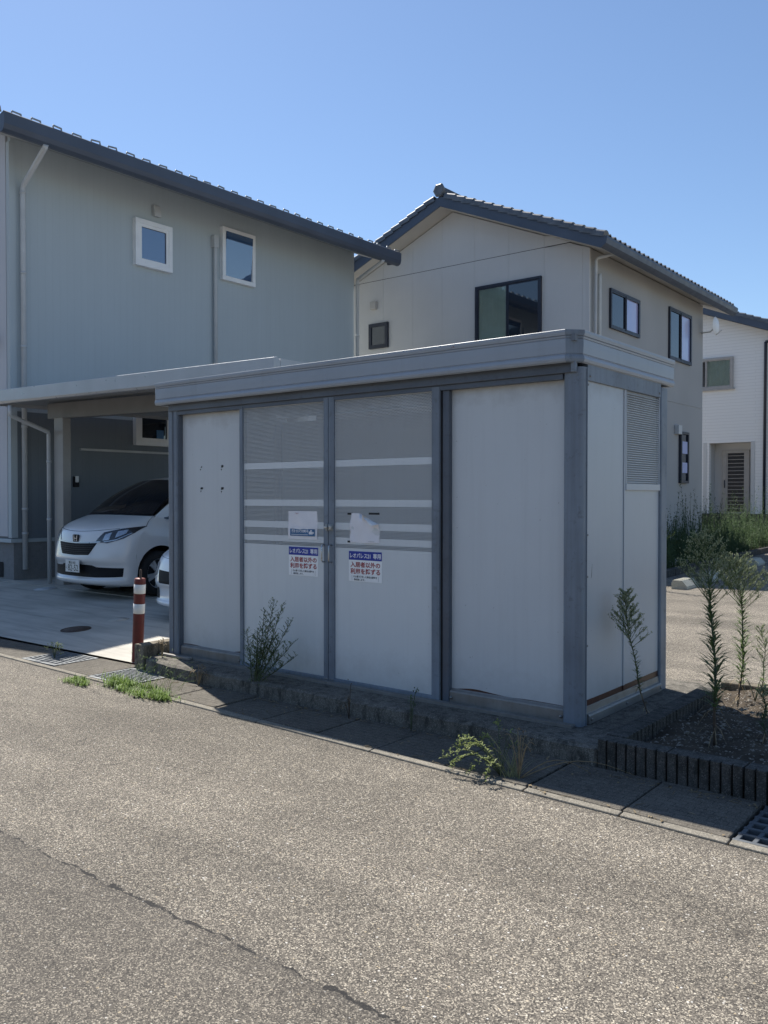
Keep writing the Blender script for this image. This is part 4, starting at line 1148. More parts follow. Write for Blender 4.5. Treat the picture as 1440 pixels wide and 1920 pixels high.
# roof: corrugated sheet
P = []
for j, y in enumerate((YC+.101, 6.6)):
    row = []
    nx = 134
    for i in range(nx+1):
        x = xA+.02 + (xB-.05-xA)*i/nx
        row.append((x, y, ctop(x)-.065 - (.035 if i % 4 < 2 else 0)))
    P.append(row)
P2 = [[(p[0], p[1], p[2]-.006) for p in r_] for r_ in P]
MB().grid(P, False).grid(P2, False).build('roof_sheet', M['carport'], cp)
MB().add([(xB-.05, YC+.101, ctop(xB)-.16), (xB, YC+.101, ctop(xB)-.16), (xB, 6.6, ctop(xB)-.16), (xB-.05, 6.6, ctop(xB)-.16), (xB-.05, YC+.101, ctop(xB)), (xB, YC+.101, ctop(xB)), (xB, 6.6, ctop(xB)), (xB-.05, 6.6, ctop(xB))],
         [(0, 3, 2, 1), (4, 5, 6, 7), (0, 1, 5, 4), (1, 2, 6, 5), (2, 3, 7, 6), (3, 0, 4, 7)]).build('side_trim', M['carport'], cp)
boxo('side_trim', M['carport'], cp, xA, xA+.05, YC+.101, 6.6, ctop(xA)-.16, ctop(xA))
for y in (2.45, 5.8):
    m = MB(); a, b = -10.28, -4.6
    za, zb = 2.775, 2.665
    m.add([(a, y, za), (b, y, zb), (b, y+.14, zb), (a, y+.14, za), (a, y, za+.24), (b, y, zb+.24), (b, y+.14, zb+.24), (a, y+.14, za+.24)], [(0, 3, 2, 1), (4, 5, 6, 7), (0, 1, 5, 4), (1, 2, 6, 5), (2, 3, 7, 6), (3, 0, 4, 7)])
    m.build('beam', M['carport_beam'], cp, bevel=.006)
    boxo('post', M['carport_post'], cp, -10.08, -9.83, y-.01, y+.13, .18, 2.78, .008)
    boxo('post', M['carport_post'], cp, -4.80, -4.62, y-.01, y+.13, .18, 2.70, .008)
downpipe(cp, [(-9.95, 1.66, 2.90), (-9.95, 1.66, 2.76), (-9.97, 1.72, 2.74), (-10.14, 2.38, 2.56), (-10.16, 2.40, 2.52), (-10.16, 2.40, .20)], .032, M['pipe_grey'], joints_=(2.1, 1.2))

# ================================================================== BOLLARD
bo = empty('bollard', (-4.375, -.115, 0))
lean = Matrix.Rotation(R(3.6), 4, 'Y')
def bpart(name, prof, mat, n=20):
    m = MB().lathe(prof, n, 'z'); o = m.build(name, mat, bo, local=True); o.matrix_local = lean; return o
bpart('pole', [(.001, .800), (.044, .800), (.050, .792), (.051, .760), (.051, -.02)], M['bollard_red'])
bpart('band', [(.0510, .745), (.0530, .744), (.0530, .661), (.0510, .660)], M['band_white'])
bpart('band', [(.0510, .565), (.0530, .564), (.0530, .476), (.0510, .475)], M['band_white'])
pn = MB().lathe([(.001, .885), (.006, .883), (.011, .872), (.011, .80), (.014, .795)], 12, 'z', (.006, 0, 0)).build('pin', M['iron'], bo, local=True); pn.matrix_local = lean
tag(bo, 'dark red bollard post with two white reflective bands at the driveway edge', 'bollard')

# ================================================================== CARS
def car_paint(name, col):
    t = NT(name); f = t.noise(3, 2)
    t.set(col=t.ramp(f, [(.3, tuple(c*.96 for c in col)), (.7, col)]), rough=.32, spec=.5, coat=.8, coatr=.04); return t.m
M['pearl'] = car_paint('pearl_white_paint', (.75, .745, .73)); M['car_white'] = car_paint('white_paint', (.82, .83, .84))
M['car_glass'] = glass('car_glass', (.010, .014, .020), 1.7)
M['chrome'] = paint('chrome_trim', (.46, .48, .51), .3, .05, 5, 0, metal=.7)
M['black_trim'] = paint('black_plastic', (.010, .011, .014), .6, .1, 20, .05, spec=.2)
M['lamp_dark'] = paint('lamp_housing', (.035, .038, .045), .15, .2, 9, 0, coat=1.0)
M['lamp_lens'] = paint('lamp_reflector', (.50, .53, .56), .12, .2, 30, 0, metal=.7, coat=1.0)
M['grille_grey'] = paint('grille_bar', (.03, .032, .036), .5, .1, 9, 0, spec=.3)
M['plate'] = paint('plate_white', (.78, .78, .75), .4, .03, 8, 0)
M['plate_green'] = paint('plate_green', (.012, .035, .022), .4, .05, 8, 0)
M['rim'] = paint('alloy_rim', (.55, .56, .57), .35, .08, 6, 0, metal=.3)
M['rim_dark'] = paint('brake_disc_dark', (.02, .021, .024), .5, .1, 6, 0)  # near-black paint of the disc behind the spokes

ROWS = np.array([  # yc, zc, y at the side, half width, drop at the side
    [.12, .17, .42, .80, 0], [.03, .20, .41, .83, 0], [.015, .25, .40, .84, 0], [.05, .30, .40, .845, 0], [.05, .43, .40, .8475, 0],
    [.0, .51, .40, .8475, 0], [.01, .60, .40, .8475, -.01], [.03, .72, .44, .845, -.025], [.05, .82, .51, .835, -.06], [.085, .90, .60, .815, -.062],
    [.20, .985, .66, .79, -.03], [.36, 1.055, .71, .77, -.0], [.55, 1.115, .77, .75, .015]])
def cr(rows, s):
    n = len(rows); s = min(max(s, 0), n-1-1e-6); i = int(s); f = s-i
    p0, p1, p2, p3 = rows[max(i-1, 0)], rows[i], rows[min(i+1, n-1)], rows[min(i+2, n-1)]
    return .5*((2*p1) + (p2-p0)*f + (2*p0-5*p1+4*p2-p3)*f*f + (3*p1-p0-3*p2+p3)*f**3)
def FS(s, t, zs=1.0, rows=ROWS):
    r_ = cr(rows, s); a = abs(t)*math.pi/2
    return Vector((math.copysign(r_[3]*math.sin(a), t), r_[0] + (r_[2]-r_[0])*(1-math.cos(a))**1.25, (r_[1] - r_[4]*math.sin(a)**2)*zs))
def FN(s, t, zs):
    e = .02
    u = FS(s+e, t, zs) - FS(s-e, t, zs); v = FS(s, min(t+e, 1), zs) - FS(s, max(t-e, -1), zs)
    n = v.cross(u); n.normalize()
    if n.y > 0 and n.z < .2: n = -n
    if n.z < -.3: n = -n
    return n
def car_patch(lo, up_, zs, off, nu=16, nv=4, thick=True):
    """patch between two poly-lines of (s, t) on the nose"""
    def ip(pl, f):
        f *= len(pl)-1; i = min(int(f), len(pl)-2); f -= i
        return (pl[i][0]+(pl[i+1][0]-pl[i][0])*f, pl[i][1]+(pl[i+1][1]-pl[i][1])*f)
    P = []
    for j in range(nv+1):
        row = []
        for i in range(nu+1):
            a, b = ip(lo, i/nu), ip(up_, i/nu); s, t = a[0]+(b[0]-a[0])*j/nv, a[1]+(b[1]-a[1])*j/nv
            row.append(FS(s, t, zs) + FN(s, t, zs)*off)
        P.append(row)
    m = MB().grid(P)
    if thick:
        ring = P[0] + [r_[-1] for r_ in P[1:-1]] + P[-1][::-1] + [r_[0] for r_ in P[1:-1][::-1]]
        nn = len(ring); base = [p + Vector((0, off*1.3+.004, -.001)) for p in ring]
        m.add(ring+base, [(i, (i+1) % nn, nn+(i+1) % nn, nn+i) for i in range(nn)])
    return m

def make_car(name, loc, body_m, zs, label, detail):
    c = empty(name, loc); tag(c, label, 'car', 'cars parked under the carport')
    YW, RW, RA = .80, .315, .385
    WH = [YW, YW+2.74]; LT = 4.26
    b = MB()
    S = [q/4 for q in range(0, 4*12+1)]
    T = [-1+q/20 for q in range(41)]
    b.grid([[FS(s, t, zs) for t in T] for s in S])
    # edge of the nose at the side: z as a function of y
    ey = [FS(s, 1, zs) for s in S if s >= 6]
    EY = [p.y for p in ey]; EZ = [p.z for p in ey]; EXX = [p.x for p in ey]
    belt = lambda y: float(np.interp(y, EY + [1.0, 2.2, 4.0, LT], EZ + [1.03*zs, 1.10*zs, 1.16*zs, 1.16*zs]))
    exx = lambda y: float(np.interp(y, EY + [1.2, 2.2, 3.6, LT], EXX + [.77, .77, .765, .70]))
    hwb = lambda y: float(np.interp(y, [.5, .7, 3.7, LT-.1, LT], [.8475, .8475, .8475, .80, .76]))
    for sgn in (-1, 1):
        P = []
        ys = sorted(set([.40 + (LT-.40)*i/70 for i in range(71)] + [w+RA*math.cos(math.pi*k/12)*s_ for w in WH for k in range(13) for s_ in (1,)]))
        for y in ys:
            zb = .20*zs if y > 1 else .19*zs
            for w in WH:
                if abs(y-w) < RA: zb = max(zb, RW + math.sqrt(max(0, RA*RA-(y-w)**2)))
            zt = max(belt(y), zb+.02)
            col_ = []
            for q in range(11):
                z = zb + (zt-zb)*q/10; f = max(0, (z-.5*zs)/(max(zt, .6*zs)-.5*zs)); x = hwb(y) - (hwb(y)-exx(y))*f**2.6 - .02*max(0, (.45*zs-z)/.3)
                col_.append((sgn*x, y, z))
            P.append(col_)
        b.grid(P)
        # greenhouse side
        G = []
        for i in range(41):
            y = .77 + (LT-.10-.77)*i/40
            zr = float(np.interp(y, [.77, 1.50, 2.2, 3.6, LT-.1], [1.10, 1.565, 1.61, 1.60, 1.50]))*zs; xr_ = float(np.interp(y, [.77, 1.50, 2.2, LT], [.75, .635, .62, .60]))
            zb2 = belt(y); xb = exx(y)
            G.append([(sgn*(xb+(xr_-xb)*q/4), y, zb2+(max(zr, zb2)-zb2)*q/4) for q in range(5)])
        b.grid(G)
    # roof and tail
    TR = [[1.36, 1.615, 1.50, .635, .045], [1.7, 1.665, 1.8, .63, .06], [2.7, 1.70, 2.7, .62, .09], [3.8, 1.67, 3.75, .59, .08], [4.15, 1.60, 4.1, .58, .08], [4.24, 1.2, 4.16, .70, 0], [4.26, .7, 4.15, .76, 0], [4.2, .22, 4.12, .76, 0]]
    TR = np.array(TR)
    b.grid([[FS(s/2, t, zs, TR) for t in T] for s in range(0, 15)])
    b.build('body', body_m, c, local=True, recalc=False)
    bo_ = c.children[-1] if c.children else None
    # windscreen
    P = []
    lo = [FS(12, t, zs) for t in T]; hi = [FS(0, t, zs, TR) for t in T]
    for q in range(9):
        f = q/8; P.append([lo[i].lerp(hi[i], f) + Vector((0, -.03*math.sin(math.pi*f), .035*math.sin(math.pi*f))) for i in range(2, 39)])
    MB().grid(P).build('windscreen', M['car_glass'], c, local=True, recalc=False)
    P = [[p + Vector((0, -.004, .006)) for p in (lo[i], lo[i].lerp(hi[i], .045))] for i in range(1, 40)]
    MB().grid(P).build('wiper_cowl', M['black_trim'], c, local=True, recalc=False)
    for sgn in (-1, 1):
        def gs(y, f):
            zr = float(np.interp(y, [.77, 1.50, 2.2, 3.6, LT-.1], [1.10, 1.565, 1.61, 1.60, 1.50]))*zs; xr_ = float(np.interp(y, [.77, 1.50, 2.2, LT], [.75, .635, .62, .60]))
            zb2 = belt(y); xb = exx(y); return Vector((sgn*(xb+(xr_-xb)*f+.006), y, zb2+(max(zr, zb2)-zb2)*f))
        MB().grid([[gs(.92+(1.36-.92)*i/8, .06+.66*q/3*(.18+.82*i/8)) for q in range(4)] for i in range(9)]).build('quarter_window', M['car_glass'], c, local=True)
        MB().grid([[gs(1.46+(2.6-1.46)*i/8, .06+.82*q/3) for q in range(4)] for i in range(9)]).build('side_window', M['car_glass'], c, local=True)
        MB().grid([[gs(2.7+(3.9-2.7)*i/8, .08+.78*q/3) for q in range(4)] for i in range(9)]).build('side_window', M['car_glass'], c, local=True)
        mr = MB().lathe([(.001, -.09), (.07, -.08), (.095, -.02), (.085, .05), (.001, .06)], 12, 'y', (sgn*.93, 1.45, 1.12*zs)); mr.build('wing_mirror', body_m, c, local=True)
    # underside and wheel wells
    MB().box(-.70, .70, .30, 4.1, .17*zs, .26*zs).build('underbody', M['black_trim'], c, local=True)
    for w in WH:
        for sgn in (-1, 1):
            P = [[(sgn*x, w+RA*1.0*math.cos(math.pi*k/16), RW+RA*1.0*math.sin(math.pi*k/16)) for k in range(17)] for x in (.835, .45)]
            ww = MB().grid(P); ww.add([(sgn*.45, w+RA*math.cos(math.pi*k/16), RW+RA*math.sin(math.pi*k/16)) for k in range(17)] + [(sgn*.45, w-RA, .1), (sgn*.45, w+RA, .1)], [list(range(19))])
            ww.build('wheel_well', M['black_trim'], c, local=True)
            wh = empty('wheel', (sgn*.725, w, RW)); wh.parent = c
            MB().lathe([(.20, -.09), (.285, -.10), (.31, -.075), (RW, -.04), (RW, .04), (.31, .075), (.285, .10), (.205, .092)], 36, 'x').build('tyre', M['rubber'], wh, local=True)
            rm = MB(); e = sgn
            rm.lathe([(.207, e*.090), (.198, e*.085), (.190, e*.06), (.185, -e*.03)], 36, 'x')
            for k in range(10):
                a = 2*math.pi*k/10 + (.16 if k % 2 else -.16)
                u = Vector((0, math.cos(a), math.sin(a))); v_ = Vector((0, -math.sin(a), math.cos(a)))
                A_ = [u*.05 - v_*.016, u*.05 + v_*.016, u*.19 + v_*.022, u*.19 - v_*.022]
                rm.add([p + Vector((e*(.080 if i < 2 else .072), 0, 0)) for i, p in enumerate(A_)] + [p + Vector((e*.045, 0, 0)) for p in A_], [(0, 1, 2, 3), (0, 4, 5, 1), (1, 5, 6, 2), (2, 6, 7, 3), (3, 7, 4, 0)])
            rm.lathe([(.001, e*.088), (.03, e*.088), (.055, e*.08), (.06, e*.05)], 20, 'x')
            rm.build('rim', M['rim'], wh, local=True)
            MB().lathe([(.001, e*.028), (.186, e*.026)], 28, 'x').build('brake_disc', M['rim_dark'], wh, local=True)
    detail(c, zs)
    return c

def freed(c, zs):
    for sg_ in (-1, 1):
        hl = car_patch([(7.3, sg_*.33), (7.12, sg_*.50), (7.5, sg_*.72), (8.05, sg_*.86), (9.0, sg_*.975)], [(7.42, sg_*.335), (8.55, sg_*.43), (8.88, sg_*.65), (9.0, sg_*.86), (9.1, sg_*.98)], zs, .006, 28, 6).build('headlight', M['lamp_dark'], c, local=True, recalc=False)
        car_patch([(7.42, sg_*.43), (7.45, sg_*.52)], [(8.2, sg_*.46), (8.35, sg_*.54)], zs, .010, 6, 3).build('reflector', M['lamp_lens'], hl, local=True, recalc=False)
        car_patch([(7.62, sg_*.60), (8.0, sg_*.74)], [(8.45, sg_*.62), (8.55, sg_*.75)], zs, .010, 6, 3).build('reflector', M['lamp_lens'], hl, local=True, recalc=False)
        car_patch([(7.22, sg_*.45), (7.36, sg_*.62), (7.95, sg_*.82)], [(7.32, sg_*.45), (7.46, sg_*.62), (8.05, sg_*.82)], zs, .010, 12, 1).build('light_guide', M['lamp_lens'], hl, local=True, recalc=False)
        car_patch([(9.08, sg_*.975), (10.2, sg_*.955), (11.9, sg_*.94)], [(9.08, sg_*.985), (10.2, sg_*.965), (11.9, sg_*.95)], zs, .002, 20, 1, False).build('bonnet_seam', M['black_trim'], c, local=True, recalc=False)
    g = car_patch([(5.85, -.24), (5.75, 0), (5.85, .24)], [(7.25, -.355), (7.15, 0), (7.25, .355)], zs, .004, 24, 6).build('grille', M['black_trim'], c, local=True, recalc=False)
    mm = MB()
    for i in range(5):
        s = 6.0+i*.22; w = .24+.018*i
        q = car_patch([(s, -w), (s-.05, 0), (s, w)], [(s+.05, -w), (s, 0), (s+.05, w)], zs, .010, 18, 1); mm.add(q.v, q.f)
    mm.build('grille_bars', M['grille_grey'], g, local=True)
    car_patch([(7.22, -.37), (7.12, 0), (7.18, .40)], [(7.40, -.37), (7.28, 0), (7.36, .40)], zs, .010, 24, 1).build('chrome_strip', M['chrome'], c, local=True, recalc=False)
    car_patch([(3.05, -.735), (2.8, -.3), (2.8, .3), (3.05, .735)], [(3.9, -.75), (3.95, -.34), (4.3, -.26), (4.35, 0), (4.3, .26), (3.95, .34), (3.9, .75)], zs, .004, 36, 3).build('lower_intake', M['black_trim'], c, local=True, recalc=False)
    car_patch([(8.97, -.62), (8.90, 0), (8.97, .62)], [(9.03, -.62), (8.96, 0), (9.03, .62)], zs, .002, 30, 1, False).build('bonnet_seam', M['black_trim'], c, local=True, recalc=False)
    # emblem: an H in a rounded frame
    e = FS(7.78, 0, zs); em = empty('emblem', (e.x, e.y-.008, e.z)); em.parent = c
    fr_ = MB()
    out = [(-.058, -.038), (-.048, -.048), (.048, -.048), (.058, -.038), (.066, .040), (.054, .052), (-.054, .052), (-.066, .040)]
    inn = [(x*.84, z*.82) for x, z in out]
    nn = len(out)
    fr_.add([(x, -.012, z) for x, z in out] + [(x, -.012, z) for x, z in inn] + [(x, .01, z) for x, z in out] + [(x, .004, z) for x, z in inn],
            [(i, (i+1) % nn, nn+(i+1) % nn, nn+i) for i in range(nn)] + [(i, (i+1) % nn, 2*nn+(i+1) % nn, 2*nn+i) for i in range(nn)] + [(nn+i, nn+(i+1) % nn, 3*nn+(i+1) % nn, 3*nn+i) for i in range(nn)])
    fr_.build('emblem_frame', M['grille_grey'], em, local=True)
    MB().prism(inn, 'y', .002, .006).build('emblem_back', M['black_trim'], em, local=True)
    hh = MB().prism([(-.036, -.036), (-.021, -.036), (-.026, .040), (-.045, .040)], 'y', -.014, .0).prism([(.021, -.036), (.036, -.036), (.045, .040), (.026, .040)], 'y', -.014, .0).prism([(-.024, -.006), (.024, -.006), (.025, .007), (-.025, .007)], 'y', -.0135, .0)
    hh.build('emblem_letter', M['chrome'], em, local=True)
    # number plate
    lp = empty('number_plate', (0, -.022, .345)); lp.parent = c
    MB().box(-.165, .165, -.004, .004, 0, .165).build('plate', M['plate'], lp, local=True, bevel=.003)
    text_obj('lettering', '富山 502', M['plate_green'], lp, (0, -.0055, .130), .155, .036, .02)
    text_obj('lettering', '82-52', M['plate_green'], lp, (.022, -.0055, .060), .245, .085, .0)
    text_obj('lettering', 'に', M['plate_green'], lp, (-.135, -.0055, .062), .030, .032, .01)
    MB().box(-.10, .10, .0, .04, .02, .14).build('plate_bracket', M['black_trim'], lp, local=True)
def hatch(c, zs):
    for sg_ in (-1, 1):
        hl = car_patch([(6.2, sg_*.52), (6.0, sg_*.64), (6.4, sg_*.80), (7.6, sg_*.95)], [(7.55, sg_*.50), (7.8, sg_*.64), (8.05, sg_*.82), (8.15, sg_*.96)], zs, .005, 20, 5).build('headlight', M['lamp_dark'], c, local=True, recalc=False)
        car_patch([(5.85, sg_*.50), (5.78, sg_*.64), (6.15, sg_*.80), (7.35, sg_*.95)], [(6.0, sg_*.50), (5.95, sg_*.64), (6.3, sg_*.80), (7.45, sg_*.95)], zs, .008, 20, 1).build('chrome_strip', M['chrome'], hl, local=True, recalc=False)
        car_patch([(6.8, sg_*.60), (7.0, sg_*.72)], [(7.3, sg_*.60), (7.4, sg_*.72)], zs, .009, 6, 2).build('reflector', M['lamp_lens'], hl, local=True, recalc=False)
        car_patch([(2.9, sg_*.50), (2.9, sg_*.78)], [(4.4, sg_*.50), (3.7, sg_*.82)], zs, .004, 10, 3).build('fog_recess', M['black_trim'], c, local=True, recalc=False)
    car_patch([(4.9, -.40), (4.8, 0), (4.9, .40)], [(6.8, -.46), (6.7, 0), (6.8, .46)], zs, .004, 24, 5).build('grille', M['black_trim'], c, local=True, recalc=False)
    car_patch([(8.45, -.9), (8.4, 0), (8.45, .9)], [(8.50, -.9), (8.45, 0), (8.50, .9)], zs, .002, 40, 1, False).build('bonnet_seam', M['black_trim'], c, local=True, recalc=False)
    lp = empty('number_plate', (0, -.020, .33)); lp.parent = c
    MB().box(-.165, .165, -.004, .004, 0, .165).build('plate', M['plate'], lp, local=True, bevel=.003)
make_car('minivan', (-8.22, 1.62, .186), M['pearl'], 1.0, 'pearl white minivan with chrome-framed badge parked under the carport', freed)
make_car('hatchback_car', (-5.25, 1.12, .150), M['car_white'], .80, 'white car mostly hidden behind the shed, only its front corner showing', hatch)

# ================================================================== WEEDS
def blade(m, p, d, L, W, bend=.3, up=Vector((0, 0, 1))):
    d = d.normalized(); s = d.cross(up)
    if s.length < 1e-3: s = Vector((1, 0, 0))
    s.normalize()
    p1 = p + d*L*.5 + up*(L*.04); p2 = p + d*L*.98 - up*(L*bend)
    k = len(m.v)
    m.v += [tuple(p - s*W*.25), tuple(p + s*W*.25), tuple(p1 + s*W*.5), tuple(p1 - s*W*.5), tuple(p2)]
    m.f += [[k, k+1, k+2, k+3], [k+3, k+2, k+4]]; m.sm += [True, True]
def fan(rnd, z=0.0):
    a = rnd.uniform(0, 2*math.pi); return Vector((math.cos(a), math.sin(a), z))

def horseweed(base, top, label, seed, nleaf=110, lmax=.085, bare=.12, pan0=.62, npan=26, plen=.16, fl=M['flower'], leafm=M['leaf_dark'], brown=.25, rad=.006, flowers=7):
    rnd = random.Random(seed)
    r = empty('horseweed', base); tag(r, label, 'weed', 'tall weeds around the shed')
    B = Vector((0, 0, 0)); Tp = Vector(top) - Vector(base); H = Tp.length
    side = Vector((rnd.uniform(-.035, .035), rnd.uniform(-.035, .035), 0))
    pt = lambda f: B.lerp(Tp, f) + side*math.sin(f*math.pi)*1.2 + Vector((.006*math.sin(f*13+seed), .006*math.cos(f*11), 0))*min(1, f*4)
    path = [pt(i/14) for i in range(15)]
    kb_ = max(2, int(14*brown))
    MB().tube(path[:kb_+1], [rad*(1-.5*i/14) for i in range(kb_+1)], 6).build('stem', M['stem_brown'], r, local=True)
    MB().tube(path[kb_:], [rad*(1-.75*i/14) for i in range(kb_, 15)], 6).build('stem', M['stem'], r, local=True)
    lf = MB()
    for i in range(nleaf):
        f = bare + (pan0+.12-bare)*i/nleaf
        env = min(1, (f-bare)/.12+.35) * (1 - .55*max(0, (f-bare)/(pan0+.12-bare)))
        a_ = i*2.4+rnd.uniform(-.7, .7)
        d = Vector((math.cos(a_), math.sin(a_), rnd.uniform(.15, .95)))
        blade(lf, pt(min(1, f+rnd.uniform(-.012, .012))), d, lmax*env*rnd.choice((.6, .8, .9, 1.0, 1.1, 1.2)), .0090*rnd.uniform(.7, 1.3)*(lmax/.09)**.5, rnd.uniform(-.05, .3))
    dry_ = MB()
    for i in range(14):
        f = bare*rnd.uniform(.3, 1.6); blade(dry_, pt(f), fan(rnd, -.5), lmax*.8, .006, .3)
    dry_.build('dry_leaves', M['dry'], r, local=True)
    lf.build('leaves', leafm, r, local=True, recalc=False)
    br_, fm = MB(), MB()
    for i in range(npan):
        f = pan0 + (1-pan0)*(i/npan)**.9
        d = (Vector((math.cos(i*2.4), math.sin(i*2.4), rnd.uniform(.7, 1.3)))).normalized()
        L = plen*(1-.72*(f-pan0)/(1-pan0))*rnd.uniform(.7, 1.15); p0 = pt(min(f, .995))
        pm_ = [p0 + d*L*q/4 + Vector((0, 0, .10*L*(q/4)**2)) for q in range(5)]
        br_.tube(pm_, [.0022, .0018, .0014, .0011, .0008], 4, False)
        for q in range(flowers):
            b0 = p0 + d*L*rnd.uniform(.3, 1.0)
            dd = (d + Vector((rnd.uniform(-1, 1), rnd.uniform(-1, 1), rnd.uniform(-.2, 1)))*.8).normalized(); l2 = L*rnd.uniform(.12, .30)
            br_.tube([b0, b0+dd*l2], [.0009, .0006], 3, False)
            blade(br_, b0, dd, l2*.6, .0035, .1)
            for _ in range(4):
                c_ = b0 + dd*l2*rnd.uniform(.4, 1.1) + Vector((rnd.uniform(-.006, .006), rnd.uniform(-.006, .006), rnd.uniform(-.004, .006)))
                blade(fm, c_, Vector((rnd.uniform(-.5, .5), rnd.uniform(-.5, .5), 1)), .008, .006, -.0, Vector((rnd.uniform(-1, 1), rnd.uniform(-1, 1), .2)).normalized())
    br_.build('branches', leafm, r, local=True, recalc=False)
    fm.build('flower_heads', fl, r, local=True, recalc=False)['kind'] = 'stuff'
    return r
horseweed((.305, .38, .13), (.140, .375, .93), 'slim weed with a pale feathery top against the side of the shed', 21, 120, .070, .20, .56, 48, .17, rad=.005, brown=.3, flowers=12, leafm=M['leaf'])
horseweed((.79, .14, .11), (.709, .167, 1.30), 'tallest leafy weed standing in the planter', 22, 250, .165, .17, .66, 54, .30, brown=.24, rad=.0085, flowers=11, leafm=M['leaf'])
horseweed((.61, 1.185, .11), (.600, 1.142, 1.10), 'leafy weed with a pale spreading top behind the tallest one in the planter', 23, 190, .145, .17, .66, 54, .32, brown=.26, rad=.007, flowers=15, leafm=M['leaf'])
horseweed((.63, 1.655, .11), (.637, 1.659, .60), 'thin weed at the back right of the planter', 24, 70, .06, .12, .40, 22, .14, rad=.004)
horseweed((.99, .42, .11), (.985, .43, .42), 'short leafy weed low at the right edge of the planter', 25, 90, .08, .1, .7, 12, .06, rad=.004)

def bush(base, stems, label, seed, leafm=M['leaf_dark'], lsz=.034):
    rnd = random.Random(seed)
    r = empty('weed_bush', base); tag(r, label, 'weed', 'weeds along the foot of the shed')
    st, lf = MB(), MB()
    for (dx, dy, h) in stems:
        Tp = Vector((dx, dy, h)); kink = Vector((rnd.uniform(-.02, .02), rnd.uniform(-.02, .02), .10*h+.05))
        pt = lambda f: (kink*min(1, f*5)*.8).lerp(Tp, f) + Vector((.015*math.sin(f*5+seed), .012*math.cos(f*4), 0))*f
        path = [pt(q/12) for q in range(13)]; st.tube(path, [.004*(1-.8*q/12)+.0006 for q in range(13)], 5)
        nb = int(40*h/.6)
        for i in range(nb):
            f = .25+.75*i/nb; d = (fan(rnd, rnd.uniform(.5, 1.3))).normalized(); L = .16*(1.12-f)*rnd.uniform(.5, 1.2)+.014; p0 = pt(f)
            st.tube([p0, p0+d*L*.5, p0+d*L+Vector((0, 0, L*.12))], [.0013, .001, .0006], 3, False)
            for q in range(int(4+L*60)):
                b0 = p0 + d*L*rnd.uniform(.1, 1); blade(lf, b0, (d*.5+fan(rnd, .5)).normalized(), lsz*rnd.uniform(.4, .95)*(1.1-.4*f), .0055, .1)
        for i in range(int(46*h)):
            f = rnd.uniform(.12, .55); blade(lf, pt(f), fan(rnd, .3), lsz*rnd.uniform(1.0, 2.0), .009, .35)
    st.build('stems', M['stem'], r, local=True, recalc=False); lf.build('leaves', leafm, r, local=True, recalc=False)
    return r
bush((-2.56, -.345, .02), [(-.12, .06, .48), (.02, .05, .50), (.12, .03, .66), (.22, .04, .75), (.30, .05, .72), (.38, .06, .60), (.42, .08, .34), (-.02, .08, .35), (.2, .1, .42), (.46, .02, .46)],
     'bushy green weed growing from the gutter in front of the left door', 31, M['leaf'])
def sprawl(base, stems, label, seed, leafm, drym=None):
    rnd = random.Random(seed); r = empty('weed_clump', base); tag(r, label, 'weed', 'weeds along the foot of the shed')
    st, lf = MB(), MB()
    for (dx, dy, h, fl_) in stems:
        Tp = Vector((dx, dy, h)); pt = lambda f: Tp*f + Vector((0, 0, .09*math.sin(f*math.pi)))
        st.tube([pt(q/8) for q in range(9)], [.003*(1-.7*q/8)+.0005 for q in range(9)], 4)
        for i in range(fl_):
            f = rnd.uniform(.2, 1); blade(lf, pt(f), fan(rnd, rnd.uniform(0, .8)), rnd.uniform(.015, .04), .008, .2)
        for i in range(fl_//2):
            f = rnd.uniform(.75, 1); c_ = pt(f) + Vector((rnd.uniform(-.02, .02), rnd.uniform(-.02, .02), rnd.uniform(-.01, .025))); blade(lf, c_, fan(rnd, 1), .014, .010, 0)
    st.build('stems', drym or M['stem'], r, local=True, recalc=False); lf.build('leaves', leafm, r, local=True, recalc=False)
    return r
sprawl((-.05, -.84, .012), [(-.22, -.10, .17, 40), (-.30, .0, .10, 50), (-.16, .06, .16, 34), (-.24, -.16, .04, 46), (-.10, -.16, .03, 30), (.02, -.20, .02, 24), (-.12, .16, .24, 26), (.06, .10, .14, 6), (.0, .14, .2, 6), (-.34, -.08, .05, 40), (-.2, -.05, .12, 44)],
       'pale green weed sprawling over the sunlit edge of the gutter', 41, M['sprawl'])
sprawl((.06, -.83, .012), [(-.14, .09, .20, 4), (-.07, .10, .24, 4), (-.02, .12, .20, 4), (.04, .10, .17, 4), (-.02, .06, .22, 4), (.0, .08, .16, 4), (-.10, .05, .13, 4), (.05, .04, .15, 3), (.28, .30, .01, 3), (.48, .42, .01, 2)],
       'dry straw-coloured grass tuft beside the sprawling weed', 42, M['dry'], M['dry'])
sprawl((-3.15, -.40, .012), [(-.05, .04, .12, 6), (.02, .03, .14, 8), (.08, .02, .11, 8), (.12, .0, .06, 6), (-.1, -.02, .06, 5)], 'withered seedling stalks at the foot of the slab', 43, M['dry'], M['dry'])
sprawl((-.98, -.42, .012), [(-.02, .02, .20, 16), (.03, .03, .26, 18), (.0, .05, .15, 12)], 'thin green sprig on the slab edge near the right door', 44, M['leaf_dark'])
sprawl((-1.50, -.44, .012), [(-.03, .02, .12, 4), (.02, -.02, .10, 4), (.0, .03, .24, 5), (-.05, -.04, .05, 4)], 'brown dead stalks below the right door', 45, M['dry'], M['stem_brown'])
sprawl((.66, 1.42, .11), [(-.10, .0, .10, 8), (.06, .03, .12, 8), (.12, -.02, .08, 8)], 'small bright leafy rosette at the back of the planter', 46, M['grass'])
